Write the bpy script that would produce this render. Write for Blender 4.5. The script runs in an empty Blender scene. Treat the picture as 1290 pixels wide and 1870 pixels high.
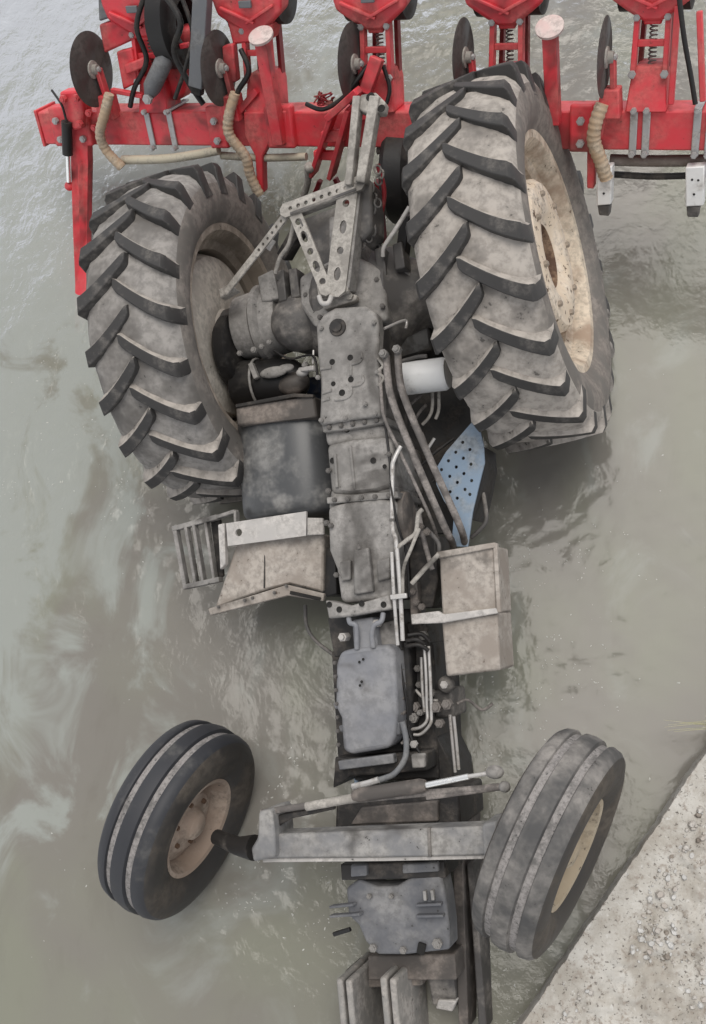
import bpy, bmesh, math, random
from mathutils import Vector, Matrix, noise

# ------------------------------------------------------------------ camera, sky, sun, exposure
scene = bpy.context.scene
col = scene.collection
R = math.radians

cam_data = bpy.data.cameras.new('camera')
cam_data.sensor_fit = 'VERTICAL'
cam_data.sensor_height = 24.0
cam_data.lens = 24.0 * 1900 / 1870
cam_data.clip_start = 0.05
cam_data.clip_end = 600
cam = bpy.data.objects.new('camera', cam_data)
cam.matrix_world = Matrix(((0.98057, 0.05605, 0.18800, 0.0),
                           (0.0, 0.95831, -0.28572, 0.0),
                           (-0.19617, 0.28017, 0.93969, 4.518),
                           (0, 0, 0, 1)))
col.objects.link(cam)
scene.camera = cam

SUN_EL, SUN_AZ = 74.0, 70.0           # degrees; azimuth measured from +X towards +Y
world = bpy.data.worlds.new('World')
scene.world = world
world.use_nodes = True
wn = world.node_tree
sky = wn.nodes.new('ShaderNodeTexSky')
sky.sky_type = 'NISHITA'
sky.sun_disc = False
sky.sun_elevation = R(SUN_EL)
sky.sun_rotation = R(90 - SUN_AZ)
sky.air_density = 0.8
sky.dust_density = 0.0
sky.ozone_density = 0.4
bg = wn.nodes['Background']
bg.inputs['Strength'].default_value = 0.15
hs = wn.nodes.new('ShaderNodeHueSaturation')        # overcast: cloud takes the blue out
hs.inputs['Saturation'].default_value = 0.12
wn.links.new(sky.outputs[0], hs.inputs['Color'])
wn.links.new(hs.outputs[0], bg.inputs['Color'])

sd = bpy.data.lights.new('sun', 'SUN')
sd.energy = 1.5
sd.angle = R(42)
sd.color = (1.0, 0.95, 0.88)
sun = bpy.data.objects.new('sun', sd)
dvec = Vector((math.cos(R(SUN_EL)) * math.cos(R(SUN_AZ)), math.cos(R(SUN_EL)) * math.sin(R(SUN_AZ)), math.sin(R(SUN_EL))))
sun.rotation_euler = dvec.to_track_quat('Z', 'Y').to_euler()
sun.location = (-4, 6, 12)
col.objects.link(sun)

scene.render.engine = 'CYCLES'
scene.cycles.max_bounces = 4
scene.cycles.diffuse_bounces = 3
scene.cycles.glossy_bounces = 2
scene.cycles.transparent_max_bounces = 4
scene.cycles.caustics_reflective = False
scene.cycles.caustics_refractive = False
scene.view_settings.view_transform = 'Standard'
scene.view_settings.look = 'None'
scene.view_settings.gamma = 1.0
scene.view_settings.exposure = 0.5

# ------------------------------------------------------------------ materials
def nodes(name):
    m = bpy.data.materials.new(name)
    m.use_nodes = True
    nt = m.node_tree
    return m, nt, nt.nodes['Principled BSDF'], nt.nodes['Material Output']

def tex(nt, kind, scale, detail=4, coord='Object', rough=0.55, vec=None, dist=0.0):
    n = nt.nodes.new('ShaderNodeTexNoise' if kind == 'noise' else 'ShaderNodeTexVoronoi')
    n.inputs['Scale'].default_value = scale
    if kind == 'noise':
        n.inputs['Detail'].default_value = detail
        n.inputs['Roughness'].default_value = rough
        n.inputs['Distortion'].default_value = dist
    if vec is None:
        tc = nt.nodes.new('ShaderNodeTexCoord')
        vec = tc.outputs[coord]
    nt.links.new(vec, n.inputs['Vector'])
    return n

def ramp(nt, src, lo, hi):
    r = nt.nodes.new('ShaderNodeMapRange')
    r.inputs['From Min'].default_value = lo
    r.inputs['From Max'].default_value = hi
    r.interpolation_type = 'SMOOTHSTEP'
    nt.links.new(src, r.inputs['Value'])
    return r.outputs[0]

def mixc(nt, fac, a, b):
    m = nt.nodes.new('ShaderNodeMix')
    m.data_type = 'RGBA'
    if isinstance(fac, float):
        m.inputs[0].default_value = fac
    else:
        nt.links.new(fac, m.inputs[0])
    for i, c in ((6, a), (7, b)):
        if isinstance(c, tuple):
            m.inputs[i].default_value = (*c, 1)
        else:
            nt.links.new(c, m.inputs[i])
    return m.outputs[2]

def muddy(name, base, mud, amount=0.5, rough=0.6, metal=0.0, scale=9.0, bump=0.25, speck=0.3, speck_col=(0.03, 0.027, 0.024), spec=0.4, soft=0.11, oil=0.0):
    """painted or bare material under a patchy coat of dried mud; amount = share covered"""
    m, nt, p, out = nodes(name)
    n1 = tex(nt, 'noise', scale, 4, rough=0.62)
    f1 = ramp(nt, n1.outputs[0], 0.72 - 0.45 * amount - soft, 0.72 - 0.45 * amount + soft)
    n2 = tex(nt, 'noise', scale * 5.3, 3, rough=0.7)
    mud2 = tuple(c * 0.66 for c in mud)
    c_mud = mixc(nt, ramp(nt, n2.outputs[0], 0.34, 0.62), mud2, mud)
    c = mixc(nt, f1, base, c_mud)
    if oil > 0:                                        # old oil soaked into the dirt
        n3 = tex(nt, 'noise', 3.1, 3, rough=0.7, dist=0.7)
        c = mixc(nt, ramp(nt, n3.outputs[0], 0.62 - 0.2 * oil, 0.78 - 0.2 * oil), c, mixc(nt, 0.62, c, (0.035, 0.030, 0.026)))
    if speck > 0:
        c = mixc(nt, ramp(nt, n2.outputs[0], 0.42 - 0.14 + 0.16 * speck, 0.36 - 0.14 + 0.16 * speck), c, speck_col)
    nt.links.new(c, p.inputs['Base Color'])
    rr = nt.nodes.new('ShaderNodeMapRange')
    rr.inputs['To Min'].default_value = rough
    rr.inputs['To Max'].default_value = 0.9
    nt.links.new(f1, rr.inputs['Value'])
    nt.links.new(rr.outputs[0], p.inputs['Roughness'])
    p.inputs['Metallic'].default_value = metal
    p.inputs['Specular IOR Level'].default_value = spec
    if bump:
        b = nt.nodes.new('ShaderNodeBump')
        b.inputs['Strength'].default_value = bump
        b.inputs['Distance'].default_value = 0.005
        add = nt.nodes.new('ShaderNodeMath')
        add.operation = 'MULTIPLY_ADD'
        nt.links.new(n2.outputs[0], add.inputs[0])
        add.inputs[1].default_value = 0.5
        nt.links.new(f1, add.inputs[2])
        nt.links.new(add.outputs[0], b.inputs['Height'])
        nt.links.new(b.outputs[0], p.inputs['Normal'])
    return m

MUD = (0.40, 0.355, 0.315)
MUDG = (0.42, 0.39, 0.36)
M = {}
M['tyre_mud'] = muddy('tyre_mud', (0.16, 0.145, 0.13), (0.44, 0.40, 0.36), 0.70, 0.75, scale=4, speck=0.5, speck_col=(0.11, 0.10, 0.09))
M['tyre_mud_wet'] = muddy('tyre_mud_wet', (0.13, 0.12, 0.11), (0.33, 0.31, 0.29), 0.6, 0.6, scale=4, speck=0.35, speck_col=(0.08, 0.075, 0.07))
M['sidewall'] = muddy('sidewall', (0.15, 0.138, 0.125), (0.27, 0.24, 0.215), 0.5, 0.7, scale=6, speck=0.2, bump=0.15)
M['rubber'] = muddy('rubber', (0.040, 0.038, 0.037), (0.135, 0.125, 0.116), 0.30, 0.62, scale=14, speck=0.0, bump=0.15)
M['front_rubber'] = muddy('front_rubber', (0.032, 0.033, 0.038), (0.10, 0.098, 0.096), 0.25, 0.55, scale=7, speck=0.0, bump=0.12)
M['front_side'] = muddy('front_side', (0.035, 0.032, 0.030), (0.10, 0.085, 0.07), 0.42, 0.55, scale=5, speck=0.0, bump=0.12)
M['front_groove'] = muddy('front_groove', (0.13, 0.125, 0.12), (0.32, 0.30, 0.29), 0.65, 0.8, scale=16, speck=0.6, speck_col=(0.04, 0.04, 0.04))
M['front_mud'] = muddy('front_mud', (0.065, 0.064, 0.064), (0.30, 0.28, 0.26), 0.40, 0.7, soft=0.2, scale=5, speck=0.4, speck_col=(0.05, 0.047, 0.045))
M['cream'] = muddy('cream', (0.72, 0.60, 0.46), (0.80, 0.70, 0.58), 0.5, 0.6, scale=7, speck=0.75, speck_col=(0.09, 0.055, 0.035))
M['rust'] = muddy('rust', (0.10, 0.055, 0.035), (0.30, 0.20, 0.13), 0.4, 0.8, scale=20, speck=0.0)
M['rim_cream'] = muddy('rim_cream', (0.36, 0.27, 0.20), (0.70, 0.60, 0.48), 0.62, 0.65, scale=6, speck=0.4, speck_col=(0.10, 0.06, 0.04))
M['rim_inner'] = muddy('rim_inner', (0.42, 0.38, 0.33), (0.60, 0.55, 0.48), 0.55, 0.7, scale=5, speck=0.3, speck_col=(0.08, 0.065, 0.05))
M['rim'] = muddy('rim', (0.26, 0.22, 0.18), (0.48, 0.41, 0.34), 0.5, 0.65, scale=6, speck=0.3)
M['front_rim'] = muddy('front_rim', (0.33, 0.25, 0.195), (0.42, 0.335, 0.27), 0.5, 0.65, scale=7, speck=0.3)
M['front_rim_yellow'] = muddy('front_rim_yellow', (0.36, 0.295, 0.21), (0.44, 0.375, 0.285), 0.5, 0.65, scale=7, speck=0.5)
M['cast'] = muddy('cast', (0.17, 0.162, 0.152), (0.38, 0.36, 0.34), 0.58, 0.5, bump=0.45, soft=0.28, scale=7, speck=0.3, oil=0.5)
M['cast_dark'] = muddy('cast_dark', (0.085, 0.08, 0.077), (0.25, 0.23, 0.21), 0.4, 0.55, scale=7, speck=0.25, oil=0.5)
M['black'] = muddy('black', (0.014, 0.013, 0.013), (0.05, 0.045, 0.040), 0.33, 0.5, scale=8, speck=0.0)
M['soot'] = muddy('soot', (0.024, 0.022, 0.021), (0.10, 0.088, 0.078), 0.34, 0.55, scale=12, speck=0.2)
M['tank'] = muddy('tank', (0.075, 0.077, 0.08), (0.27, 0.265, 0.255), 0.4, 0.32, scale=5, speck=0.15, bump=0.1, spec=0.5)
M['pan'] = muddy('pan', (0.20, 0.205, 0.225), (0.33, 0.325, 0.325), 0.45, 0.38, soft=0.24, scale=4, speck=0.1, bump=0.12, oil=0.5)
M['steel_blue'] = muddy('steel_blue', (0.115, 0.118, 0.130), (0.27, 0.265, 0.262), 0.45, 0.42, soft=0.2, scale=6, speck=0.3, oil=0.5)
M['beam'] = muddy('beam', (0.19, 0.19, 0.195), (0.37, 0.355, 0.335), 0.52, 0.45, soft=0.2, scale=7, speck=0.3, oil=0.5)
M['tan_box'] = muddy('tan_box', (0.30, 0.26, 0.225), (0.45, 0.405, 0.36), 0.55, 0.75, scale=6, speck=0.45, speck_col=(0.13, 0.10, 0.08), oil=0.45)
M['pale_plate'] = muddy('pale_plate', (0.44, 0.42, 0.40), (0.56, 0.53, 0.50), 0.5, 0.55, scale=8, speck=0.2)
M['link'] = muddy('link', (0.27, 0.25, 0.225), (0.45, 0.42, 0.38), 0.6, 0.6, scale=12, speck=0.2, oil=0.45)
M['brown_band'] = muddy('brown_band', (0.085, 0.075, 0.068), (0.25, 0.215, 0.19), 0.4, 0.55, scale=7, speck=0.1)
M['pipe'] = muddy('pipe', (0.12, 0.108, 0.10), (0.30, 0.27, 0.25), 0.5, 0.5, scale=15, speck=0.1, bump=0.1)
M['silver'] = muddy('silver', (0.55, 0.53, 0.51), (0.42, 0.39, 0.36), 0.35, 0.35, metal=0.4, scale=20, speck=0.2, bump=0.1)
M['chrome'] = muddy('chrome', (0.85, 0.85, 0.84), (0.7, 0.68, 0.65), 0.15, 0.2, metal=0.7, scale=20, speck=0.0, bump=0.0)
M['white_paint'] = muddy('white_paint', (0.80, 0.80, 0.79), (0.70, 0.68, 0.65), 0.25, 0.4, scale=8, speck=0.08, bump=0.05, speck_col=(0.4, 0.37, 0.34))
M['blue'] = muddy('blue', (0.25, 0.335, 0.44), (0.36, 0.40, 0.44), 0.45, 0.45, scale=9, speck=0.1, bump=0.08)
M['blue_dark'] = muddy('blue_dark', (0.03, 0.05, 0.10), (0.14, 0.14, 0.14), 0.3, 0.5, scale=9, speck=0.0)
M['red'] = muddy('red', (0.70, 0.048, 0.065), (0.60, 0.16, 0.145), 0.38, 0.42, soft=0.2, scale=7, speck=0.3, bump=0.06, spec=0.5, speck_col=(0.16, 0.05, 0.04), oil=0.5)
M['red_dark'] = muddy('red_dark', (0.22, 0.015, 0.02), (0.26, 0.10, 0.08), 0.3, 0.5, scale=9, speck=0.3, bump=0.1)
M['disc'] = muddy('disc', (0.085, 0.083, 0.078), (0.14, 0.135, 0.125), 0.5, 0.42, metal=0.3, scale=6, speck=0.05, bump=0.06)
M['hose'] = muddy('hose', (0.50, 0.37, 0.25), (0.55, 0.45, 0.34), 0.5, 0.6, scale=18, speck=0.3, bump=0.1, speck_col=(0.25, 0.15, 0.09))
M['pale_hose'] = muddy('pale_hose', (0.52, 0.47, 0.36), (0.55, 0.50, 0.40), 0.5, 0.6, scale=14, speck=0.2, bump=0.1)
M['brown_tube'] = muddy('brown_tube', (0.17, 0.14, 0.12), (0.27, 0.235, 0.21), 0.45, 0.6, scale=10, speck=0.2)
M['zinc'] = muddy('zinc', (0.42, 0.42, 0.42), (0.50, 0.48, 0.46), 0.4, 0.42, metal=0.35, scale=14, speck=0.15, bump=0.06)
M['grey_plastic'] = muddy('grey_plastic', (0.15, 0.155, 0.165), (0.22, 0.22, 0.22), 0.4, 0.5, scale=8, speck=0.0, bump=0.05)
M['hole_shade'] = muddy('hole_shade', (0.012, 0.011, 0.010), (0.03, 0.027, 0.024), 0.3, 0.8, scale=10, speck=0.0, bump=0.0)  # near-black paints the shade inside bolt holes and slots
M['foot'] = muddy('foot', (0.66, 0.50, 0.47), (0.68, 0.58, 0.54), 0.5, 0.55, scale=10, speck=0.1, bump=0.05)
M['weight'] = muddy('weight', (0.25, 0.24, 0.225), (0.42, 0.39, 0.36), 0.45, 0.6, scale=9, speck=0.3)

# ------------------------------------------------------------------ mesh helpers
def make_obj(name, verts, faces, mat, parent=None, smooth=40, bevel=0.0, seg=2, fmats=None):
    me = bpy.data.meshes.new(name)
    me.from_pydata([tuple(v) for v in verts], [], faces)
    mats = mat if isinstance(mat, (list, tuple)) else [mat]
    for m_ in mats:
        me.materials.append(M[m_] if isinstance(m_, str) else m_)
    if fmats:
        me.polygons.foreach_set('material_index', fmats)
    bm = bmesh.new()
    bm.from_mesh(me)
    bmesh.ops.recalc_face_normals(bm, faces=bm.faces)
    bm.to_mesh(me)
    bm.free()
    me.update()
    me.polygons.foreach_set('use_smooth', [True] * len(me.polygons))
    me.set_sharp_from_angle(angle=R(smooth))
    o = bpy.data.objects.new(name, me)
    col.objects.link(o)
    if parent:
        o.parent = parent
    if bevel:
        b = o.modifiers.new('bevel', 'BEVEL')
        b.width = bevel
        b.segments = seg
        b.limit_method = 'ANGLE'
        b.angle_limit = R(30)
    return o

class Mesh:
    def __init__(s):
        s.v, s.f, s.m = [], [], []
    def add(s, v, f, mi=0):
        k = len(s.v)
        s.v += [Vector(q) for q in v]
        s.f += [tuple(i + k for i in q) for q in f]
        s.m += [mi] * len(f)
        return s
    def build(s, name, mat, parent=None, **kw):
        return make_obj(name, s.v, s.f, mat, parent, fmats=s.m, **kw)

def slab_vf(pts, depth, shrink=0.0, axis=(0, 0, -1)):
    n = len(pts)
    top = [Vector(p) for p in pts]
    c = sum(top, Vector()) / n
    d = Vector(axis) * depth
    bot = [p + d + (c - p) * shrink for p in top]
    f = [tuple(range(n)), tuple(range(2 * n - 1, n - 1, -1))]
    f += [(i, i + n, (i + 1) % n + n, (i + 1) % n) for i in range(n)]
    return top + bot, f

def slab(name, pts, depth, mat, parent, bevel=0.006, shrink=0.0, seg=2, axis=(0, 0, -1)):
    return Mesh().add(*slab_vf(pts, depth, shrink, axis)).build(name, mat, parent, bevel=bevel, seg=seg)

def bar_vf(p0, p1, w, h, upv=(0, 0, 1)):
    p0, p1 = Vector(p0), Vector(p1)
    d = (p1 - p0).normalized()
    s = d.cross(Vector(upv)).normalized()
    t = s.cross(d)
    v = []
    for p in (p0, p1):
        for a, b in ((-1, -1), (1, -1), (1, 1), (-1, 1)):
            v.append(p + s * a * w / 2 + t * b * h / 2)
    return v, [(0, 1, 2, 3), (7, 6, 5, 4), (0, 4, 5, 1), (1, 5, 6, 2), (2, 6, 7, 3), (3, 7, 4, 0)]

def bar(name, p0, p1, w, h, mat, parent, bevel=0.004, upv=(0, 0, 1)):
    return Mesh().add(*bar_vf(p0, p1, w, h, upv)).build(name, mat, parent, bevel=bevel)

def smooth_path(pts, k=6):
    P = [Vector(p) for p in pts]
    if len(P) < 3:
        return P
    out = []
    for i in range(len(P) - 1):
        a, b, c, d = P[max(i - 1, 0)], P[i], P[i + 1], P[min(i + 2, len(P) - 1)]
        for j in range(k):
            t = j / k
            out.append(0.5 * ((2 * b) + (c - a) * t + (2 * a - 5 * b + 4 * c - d) * t * t + (3 * b - a - 3 * c + d) * t ** 3))
    out.append(P[-1])
    return out

def tube_vf(path, r, n=10):
    P = [Vector(p) for p in path]
    rad = r if isinstance(r, list) else [r] * len(P)
    v, f = [], []
    d0 = (P[1] - P[0]).normalized()
    ref = d0.orthogonal().normalized()
    for i, p in enumerate(P):
        d = (P[min(i + 1, len(P) - 1)] - P[max(i - 1, 0)]).normalized()
        ref = (ref - d * ref.dot(d)).normalized()
        s = d.cross(ref)
        for k in range(n):
            a = 2 * math.pi * k / n
            v.append(p + (ref * math.cos(a) + s * math.sin(a)) * rad[i])
    for i in range(len(P) - 1):
        for k in range(n):
            f.append((i * n + k, i * n + (k + 1) % n, (i + 1) * n + (k + 1) % n, (i + 1) * n + k))
    f.append(tuple(range(n - 1, -1, -1)))
    f.append(tuple((len(P) - 1) * n + k for k in range(n)))
    return v, f

def tube(name, pts, r, mat, parent, n=10, smooth=True, k=6):
    return Mesh().add(*tube_vf(smooth_path(pts, k) if smooth else pts, r, n)).build(name, mat, parent)

def ribbed_hose(name, pts, r, mat, parent, pitch=0.012):
    P = smooth_path(pts, 14)
    L = 0
    rad = []
    for i, p in enumerate(P):
        if i:
            L += (p - P[i - 1]).length
        rad.append(r * (1 + 0.09 * (0.5 if int(L / pitch) % 2 else -0.5)))
    return Mesh().add(*tube_vf(P, rad, 10)).build(name, mat, parent)

def lathe_vf(profile, n=48, axis='X', closed=False):
    """profile = [(x, r)]; turned about the X axis"""
    v, f = [], []
    m = len(profile)
    for k in range(n):
        a = 2 * math.pi * k / n
        for x, r in profile:
            v.append((x, r * math.sin(a), r * math.cos(a)))
    rng = m if closed else m - 1
    for k in range(n):
        k2 = (k + 1) % n
        for i in range(rng):
            j = (i + 1) % m
            f.append((k * m + i, k * m + j, k2 * m + j, k2 * m + i))
    return v, f

def holed_plate(name, outer, holes, th, mat, parent, frame, bevel=0.0):
    """flat plate (x, y outline) with real round or long holes; frame maps it into the thing"""
    cu = bpy.data.curves.new(name + '_outline', 'CURVE')
    cu.dimensions = '2D'
    cu.fill_mode = 'BOTH'
    cu.extrude = th / 2
    loops = [outer]
    for h in holes:
        x, y, r = h[:3]
        sx = h[3] if len(h) > 3 else 1.0
        loops.append([(x + r * sx * math.cos(2 * math.pi * k / 10), y + r * math.sin(2 * math.pi * k / 10)) for k in range(10)])
    for lp in loops:
        sp = cu.splines.new('POLY')
        sp.points.add(len(lp) - 1)
        for p, q in zip(sp.points, lp):
            p.co = (q[0], q[1], 0, 1)
        sp.use_cyclic_u = True
    tmp = bpy.data.objects.new(name + '_tmp', cu)
    me = bpy.data.meshes.new_from_object(tmp)
    bpy.data.objects.remove(tmp)
    bpy.data.curves.remove(cu)
    me.name = name
    me.materials.clear()
    me.materials.append(M[mat])
    me.transform(frame)
    o = bpy.data.objects.new(name, me)
    col.objects.link(o)
    o.parent = parent
    return o

def strip_frame(p0, p1, nrm=(0, 0, 1)):
    p0, p1 = Vector(p0), Vector(p1)
    x = (p1 - p0).normalized()
    z = Vector(nrm)
    z = (z - x * z.dot(x)).normalized()
    y = z.cross(x)
    return Matrix(((x.x, y.x, z.x, p0.x), (x.y, y.y, z.y, p0.y), (x.z, y.z, z.z, p0.z), (0, 0, 0, 1))), (p1 - p0).length

def holed_strip(name, p0, p1, w, th, n_holes, hr, mat, parent, ends=True, long_every=0):
    fr, L = strip_frame(p0, p1)
    c = w * 0.3
    outer = [(c - w / 2, -w / 2), (L + w / 2 - c, -w / 2), (L + w / 2, -w / 2 + c), (L + w / 2, w / 2 - c), (L + w / 2 - c, w / 2), (c - w / 2, w / 2), (-w / 2, w / 2 - c), (-w / 2, -w / 2 + c)]
    holes = []
    for i in range(n_holes):
        x = L * (i + 0.5) / n_holes
        holes.append((x, 0, hr, 1.8) if long_every and i % long_every == 1 else (x, 0, hr))
    return holed_plate(name, outer, holes, th, mat, parent, fr)

def ball(name, c, r, mat, parent, squash=(1, 1, 1)):
    prof = [(-r * math.cos(math.pi * i / 10), r * math.sin(math.pi * i / 10)) for i in range(11)]
    v, f = lathe_vf(prof, 16)
    return Mesh().add([Vector(q) * 1.0 + Vector(c) for q in [(a * squash[0], b * squash[1], d * squash[2]) for a, b, d in v]], f).build(name, mat, parent)

_bolt = {}
def bolt(c, r, mat, parent, h=0.012, nrm=(0, 0, 1), name='bolt'):
    key = (mat, name)
    if key not in _bolt:
        me = bpy.data.meshes.new(name)
        v, f = slab_vf([(math.cos(k * math.pi / 3), math.sin(k * math.pi / 3), 1.0) for k in range(6)], 1.0)
        top = [(0.62 * math.cos(k * math.pi / 4), 0.62 * math.sin(k * math.pi / 4), 1.25) for k in range(8)]
        v2, f2 = slab_vf(top, 0.5)
        q = Mesh().add(v, f).add(v2, f2)
        me.from_pydata([tuple(x) for x in q.v], [], q.f)
        me.materials.append(M[mat])
        _bolt[key] = me
    o = bpy.data.objects.new(name, _bolt[key])
    col.objects.link(o)
    o.parent = parent
    o.location = c
    o.rotation_euler = Vector(nrm).to_track_quat('Z', 'Y').to_euler()
    o.scale = (r, r, h)
    return o

def hole_cap(c, r, parent, nrm=(0, 0, 1), name='bolt_hole_shade', sx=1.0):
    """dark disc on the surface, the shade of drilled holes painted in its colour"""
    v, f = lathe_vf([(0.0008, r * 1.12), (0.0022, r * 1.05), (0.0022, r), (0.0012, r * 0.6), (0.0012, 0.0005)], 12)
    o = make_obj(name, v, f, 'hole_shade', parent)
    o.location = c
    o.rotation_euler = Vector(nrm).to_track_quat('X', 'Z').to_euler()
    o.scale = (1, sx, 1)
    return o

def thing(name, label, cat, mat4=None):
    o = bpy.data.objects.new(name, None)
    o.empty_display_size = 0.2
    col.objects.link(o)
    if mat4 is not None:
        o.matrix_world = mat4
    o['label'] = label
    o['category'] = cat
    return o

# ------------------------------------------------------------------ water and river bed
def axis_vals(lo, hi, step, far):
    inner = [lo + step * i for i in range(int((hi - lo) / step) + 1)]
    left, right, g = [], [], step
    x = inner[0]
    while x > -far:
        g *= 1.6
        x -= g
        left.append(x)
    x, g = inner[-1], step
    while x < far:
        g *= 1.6
        x += g
        right.append(x)
    return left[::-1] + inner + right

XS = axis_vals(-3.4, 1.2, 0.022, 120)
YS = axis_vals(-1.1, 5.0, 0.022, 120)
def wave(x, y):
    h = 0.006 * noise.noise((x * 1.7, y * 1.7, 0.3)) + 0.0035 * noise.noise((x * 5 + 2, y * 4.4, 1.1)) + 0.0016 * noise.noise((x * 13, y * 15, 4.0))
    # disturbed water round the wheels and the engine
    for cx, cy, rr, am in ((-1.35, -0.25, 0.5, 0.007), (0.12, 1.2, 0.7, 0.0065), (-1.75, 1.45, 0.6, 0.009), (-0.35, 3.6, 0.9, 0.004), (-0.95, 0.15, 0.45, 0.009), (-0.1, 0.5, 0.5, 0.0045)):
        d = math.hypot(x - cx, y - cy)
        if d < rr * 1.6:
            k = math.exp(-(d / rr) ** 2 * 1.6)
            h += am * k * (noise.noise((x * 11 + y * 9, y * 19 - x * 12, 7.0)) + 0.7 * noise.noise((x * 28 + y * 14, y * 38 - x * 16, 2.0)))
    return h
wv = [(x, y, wave(x, y) if -3.6 < x < 1.4 and -1.3 < y < 5.2 else 0.0) for y in YS for x in XS]
nx = len(XS)
wf = [(j * nx + i, j * nx + i + 1, (j + 1) * nx + i + 1, (j + 1) * nx + i) for j in range(len(YS) - 1) for i in range(nx - 1)]

def water_material():
    m, nt, p, out = nodes('muddy_water')
    tc = nt.nodes.new('ShaderNodeTexCoord')
    mp = nt.nodes.new('ShaderNodeMapping')
    mp.inputs['Rotation'].default_value = (0, 0, 0.6)
    mp.inputs['Scale'].default_value = (1.0, 0.7, 1.0)
    nt.links.new(tc.outputs['Object'], mp.inputs['Vector'])
    big = tex(nt, 'noise', 0.9, 3, vec=mp.outputs[0], dist=0.8)
    mid = tex(nt, 'noise', 2.6, 5, vec=mp.outputs[0], dist=0.9, rough=0.6)
    fine = tex(nt, 'noise', 26, 4, vec=tc.outputs['Object'], dist=0.6, rough=0.65)
    olive = (0.278, 0.281, 0.226)
    grey = (0.262, 0.248, 0.222)
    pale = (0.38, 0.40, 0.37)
    brown = (0.19, 0.172, 0.145)
    c = mixc(nt, ramp(nt, big.outputs[0], 0.36, 0.62), grey, olive)
    # pale sky reflection painted into the colour at left, mixed with froth swirls
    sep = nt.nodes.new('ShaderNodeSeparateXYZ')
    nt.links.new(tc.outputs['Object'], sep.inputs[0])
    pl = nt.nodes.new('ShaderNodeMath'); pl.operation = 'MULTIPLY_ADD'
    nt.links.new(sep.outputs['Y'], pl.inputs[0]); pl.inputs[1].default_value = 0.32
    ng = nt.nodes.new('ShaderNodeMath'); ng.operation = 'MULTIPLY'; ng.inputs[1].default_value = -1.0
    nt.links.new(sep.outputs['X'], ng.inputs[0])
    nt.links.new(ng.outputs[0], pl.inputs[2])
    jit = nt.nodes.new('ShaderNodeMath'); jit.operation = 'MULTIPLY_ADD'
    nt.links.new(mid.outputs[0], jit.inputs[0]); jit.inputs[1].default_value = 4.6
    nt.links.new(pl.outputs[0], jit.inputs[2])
    sheen_froth = ramp(nt, jit.outputs[0], 4.5, 5.3)
    c = mixc(nt, sheen_froth, c, pale)
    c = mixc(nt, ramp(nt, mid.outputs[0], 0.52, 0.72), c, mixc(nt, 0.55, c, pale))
    c = mixc(nt, ramp(nt, mid.outputs[0], 0.44, 0.30), c, mixc(nt, 0.22, c, brown))
    nt.nodes.remove(p)
    df = nt.nodes.new('ShaderNodeBsdfDiffuse')
    nt.links.new(c, df.inputs['Color'])
    rip = tex(nt, 'noise', 7.5, 3, vec=mp.outputs[0], dist=0.5)
    hsum = nt.nodes.new('ShaderNodeMath'); hsum.operation = 'MULTIPLY_ADD'
    nt.links.new(rip.outputs[0], hsum.inputs[0]); hsum.inputs[1].default_value = 4.0
    nt.links.new(fine.outputs[0], hsum.inputs[2])
    b = nt.nodes.new('ShaderNodeBump')
    calm = nt.nodes.new('ShaderNodeMapRange')
    calm.inputs['From Min'].default_value = 0.38
    calm.inputs['From Max'].default_value = 0.62
    calm.inputs['To Min'].default_value = 0.11
    calm.inputs['To Max'].default_value = 0.24
    nt.links.new(big.outputs[0], calm.inputs['Value'])
    nt.links.new(calm.outputs[0], b.inputs['Strength'])
    b.inputs['Distance'].default_value = 0.012
    nt.links.new(hsum.outputs[0], b.inputs['Height'])
    gl = nt.nodes.new('ShaderNodeBsdfGlossy')
    gl.inputs['Roughness'].default_value = 0.06
    nt.links.new(b.outputs[0], gl.inputs['Normal'])
    fr = nt.nodes.new('ShaderNodeFresnel')
    fr.inputs['IOR'].default_value = 1.39
    nt.links.new(b.outputs[0], fr.inputs['Normal'])
    wm = nt.nodes.new('ShaderNodeMixShader')
    p = wm
    tr = nt.nodes.new('ShaderNodeBsdfTransparent')
    tr.inputs['Color'].default_value = (0.85, 0.78, 0.66, 1)
    mx = nt.nodes.new('ShaderNodeMixShader')
    mx.inputs[0].default_value = 0.22
    nt.links.new(df.outputs[0], mx.inputs[1])
    nt.links.new(tr.outputs[0], mx.inputs[2])
    nt.links.new(fr.outputs[0], wm.inputs[0])
    nt.links.new(mx.outputs[0], wm.inputs[1])
    nt.links.new(gl.outputs[0], wm.inputs[2])
    nt.links.new(wm.outputs[0], out.inputs['Surface'])
    return m

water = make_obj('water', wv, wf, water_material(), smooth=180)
water['kind'] = 'structure'
M['bed'] = muddy('bed', (0.16, 0.14, 0.115), (0.22, 0.19, 0.155), 0.5, 0.9, scale=2, speck=0.2)
bed = make_obj('river_bed', [(-120, -120, -1.15), (120, -120, -1.15), (120, 120, -1.15), (-120, 120, -1.15)], [(0, 1, 2, 3)], 'bed')
bed['kind'] = 'structure'

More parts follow.
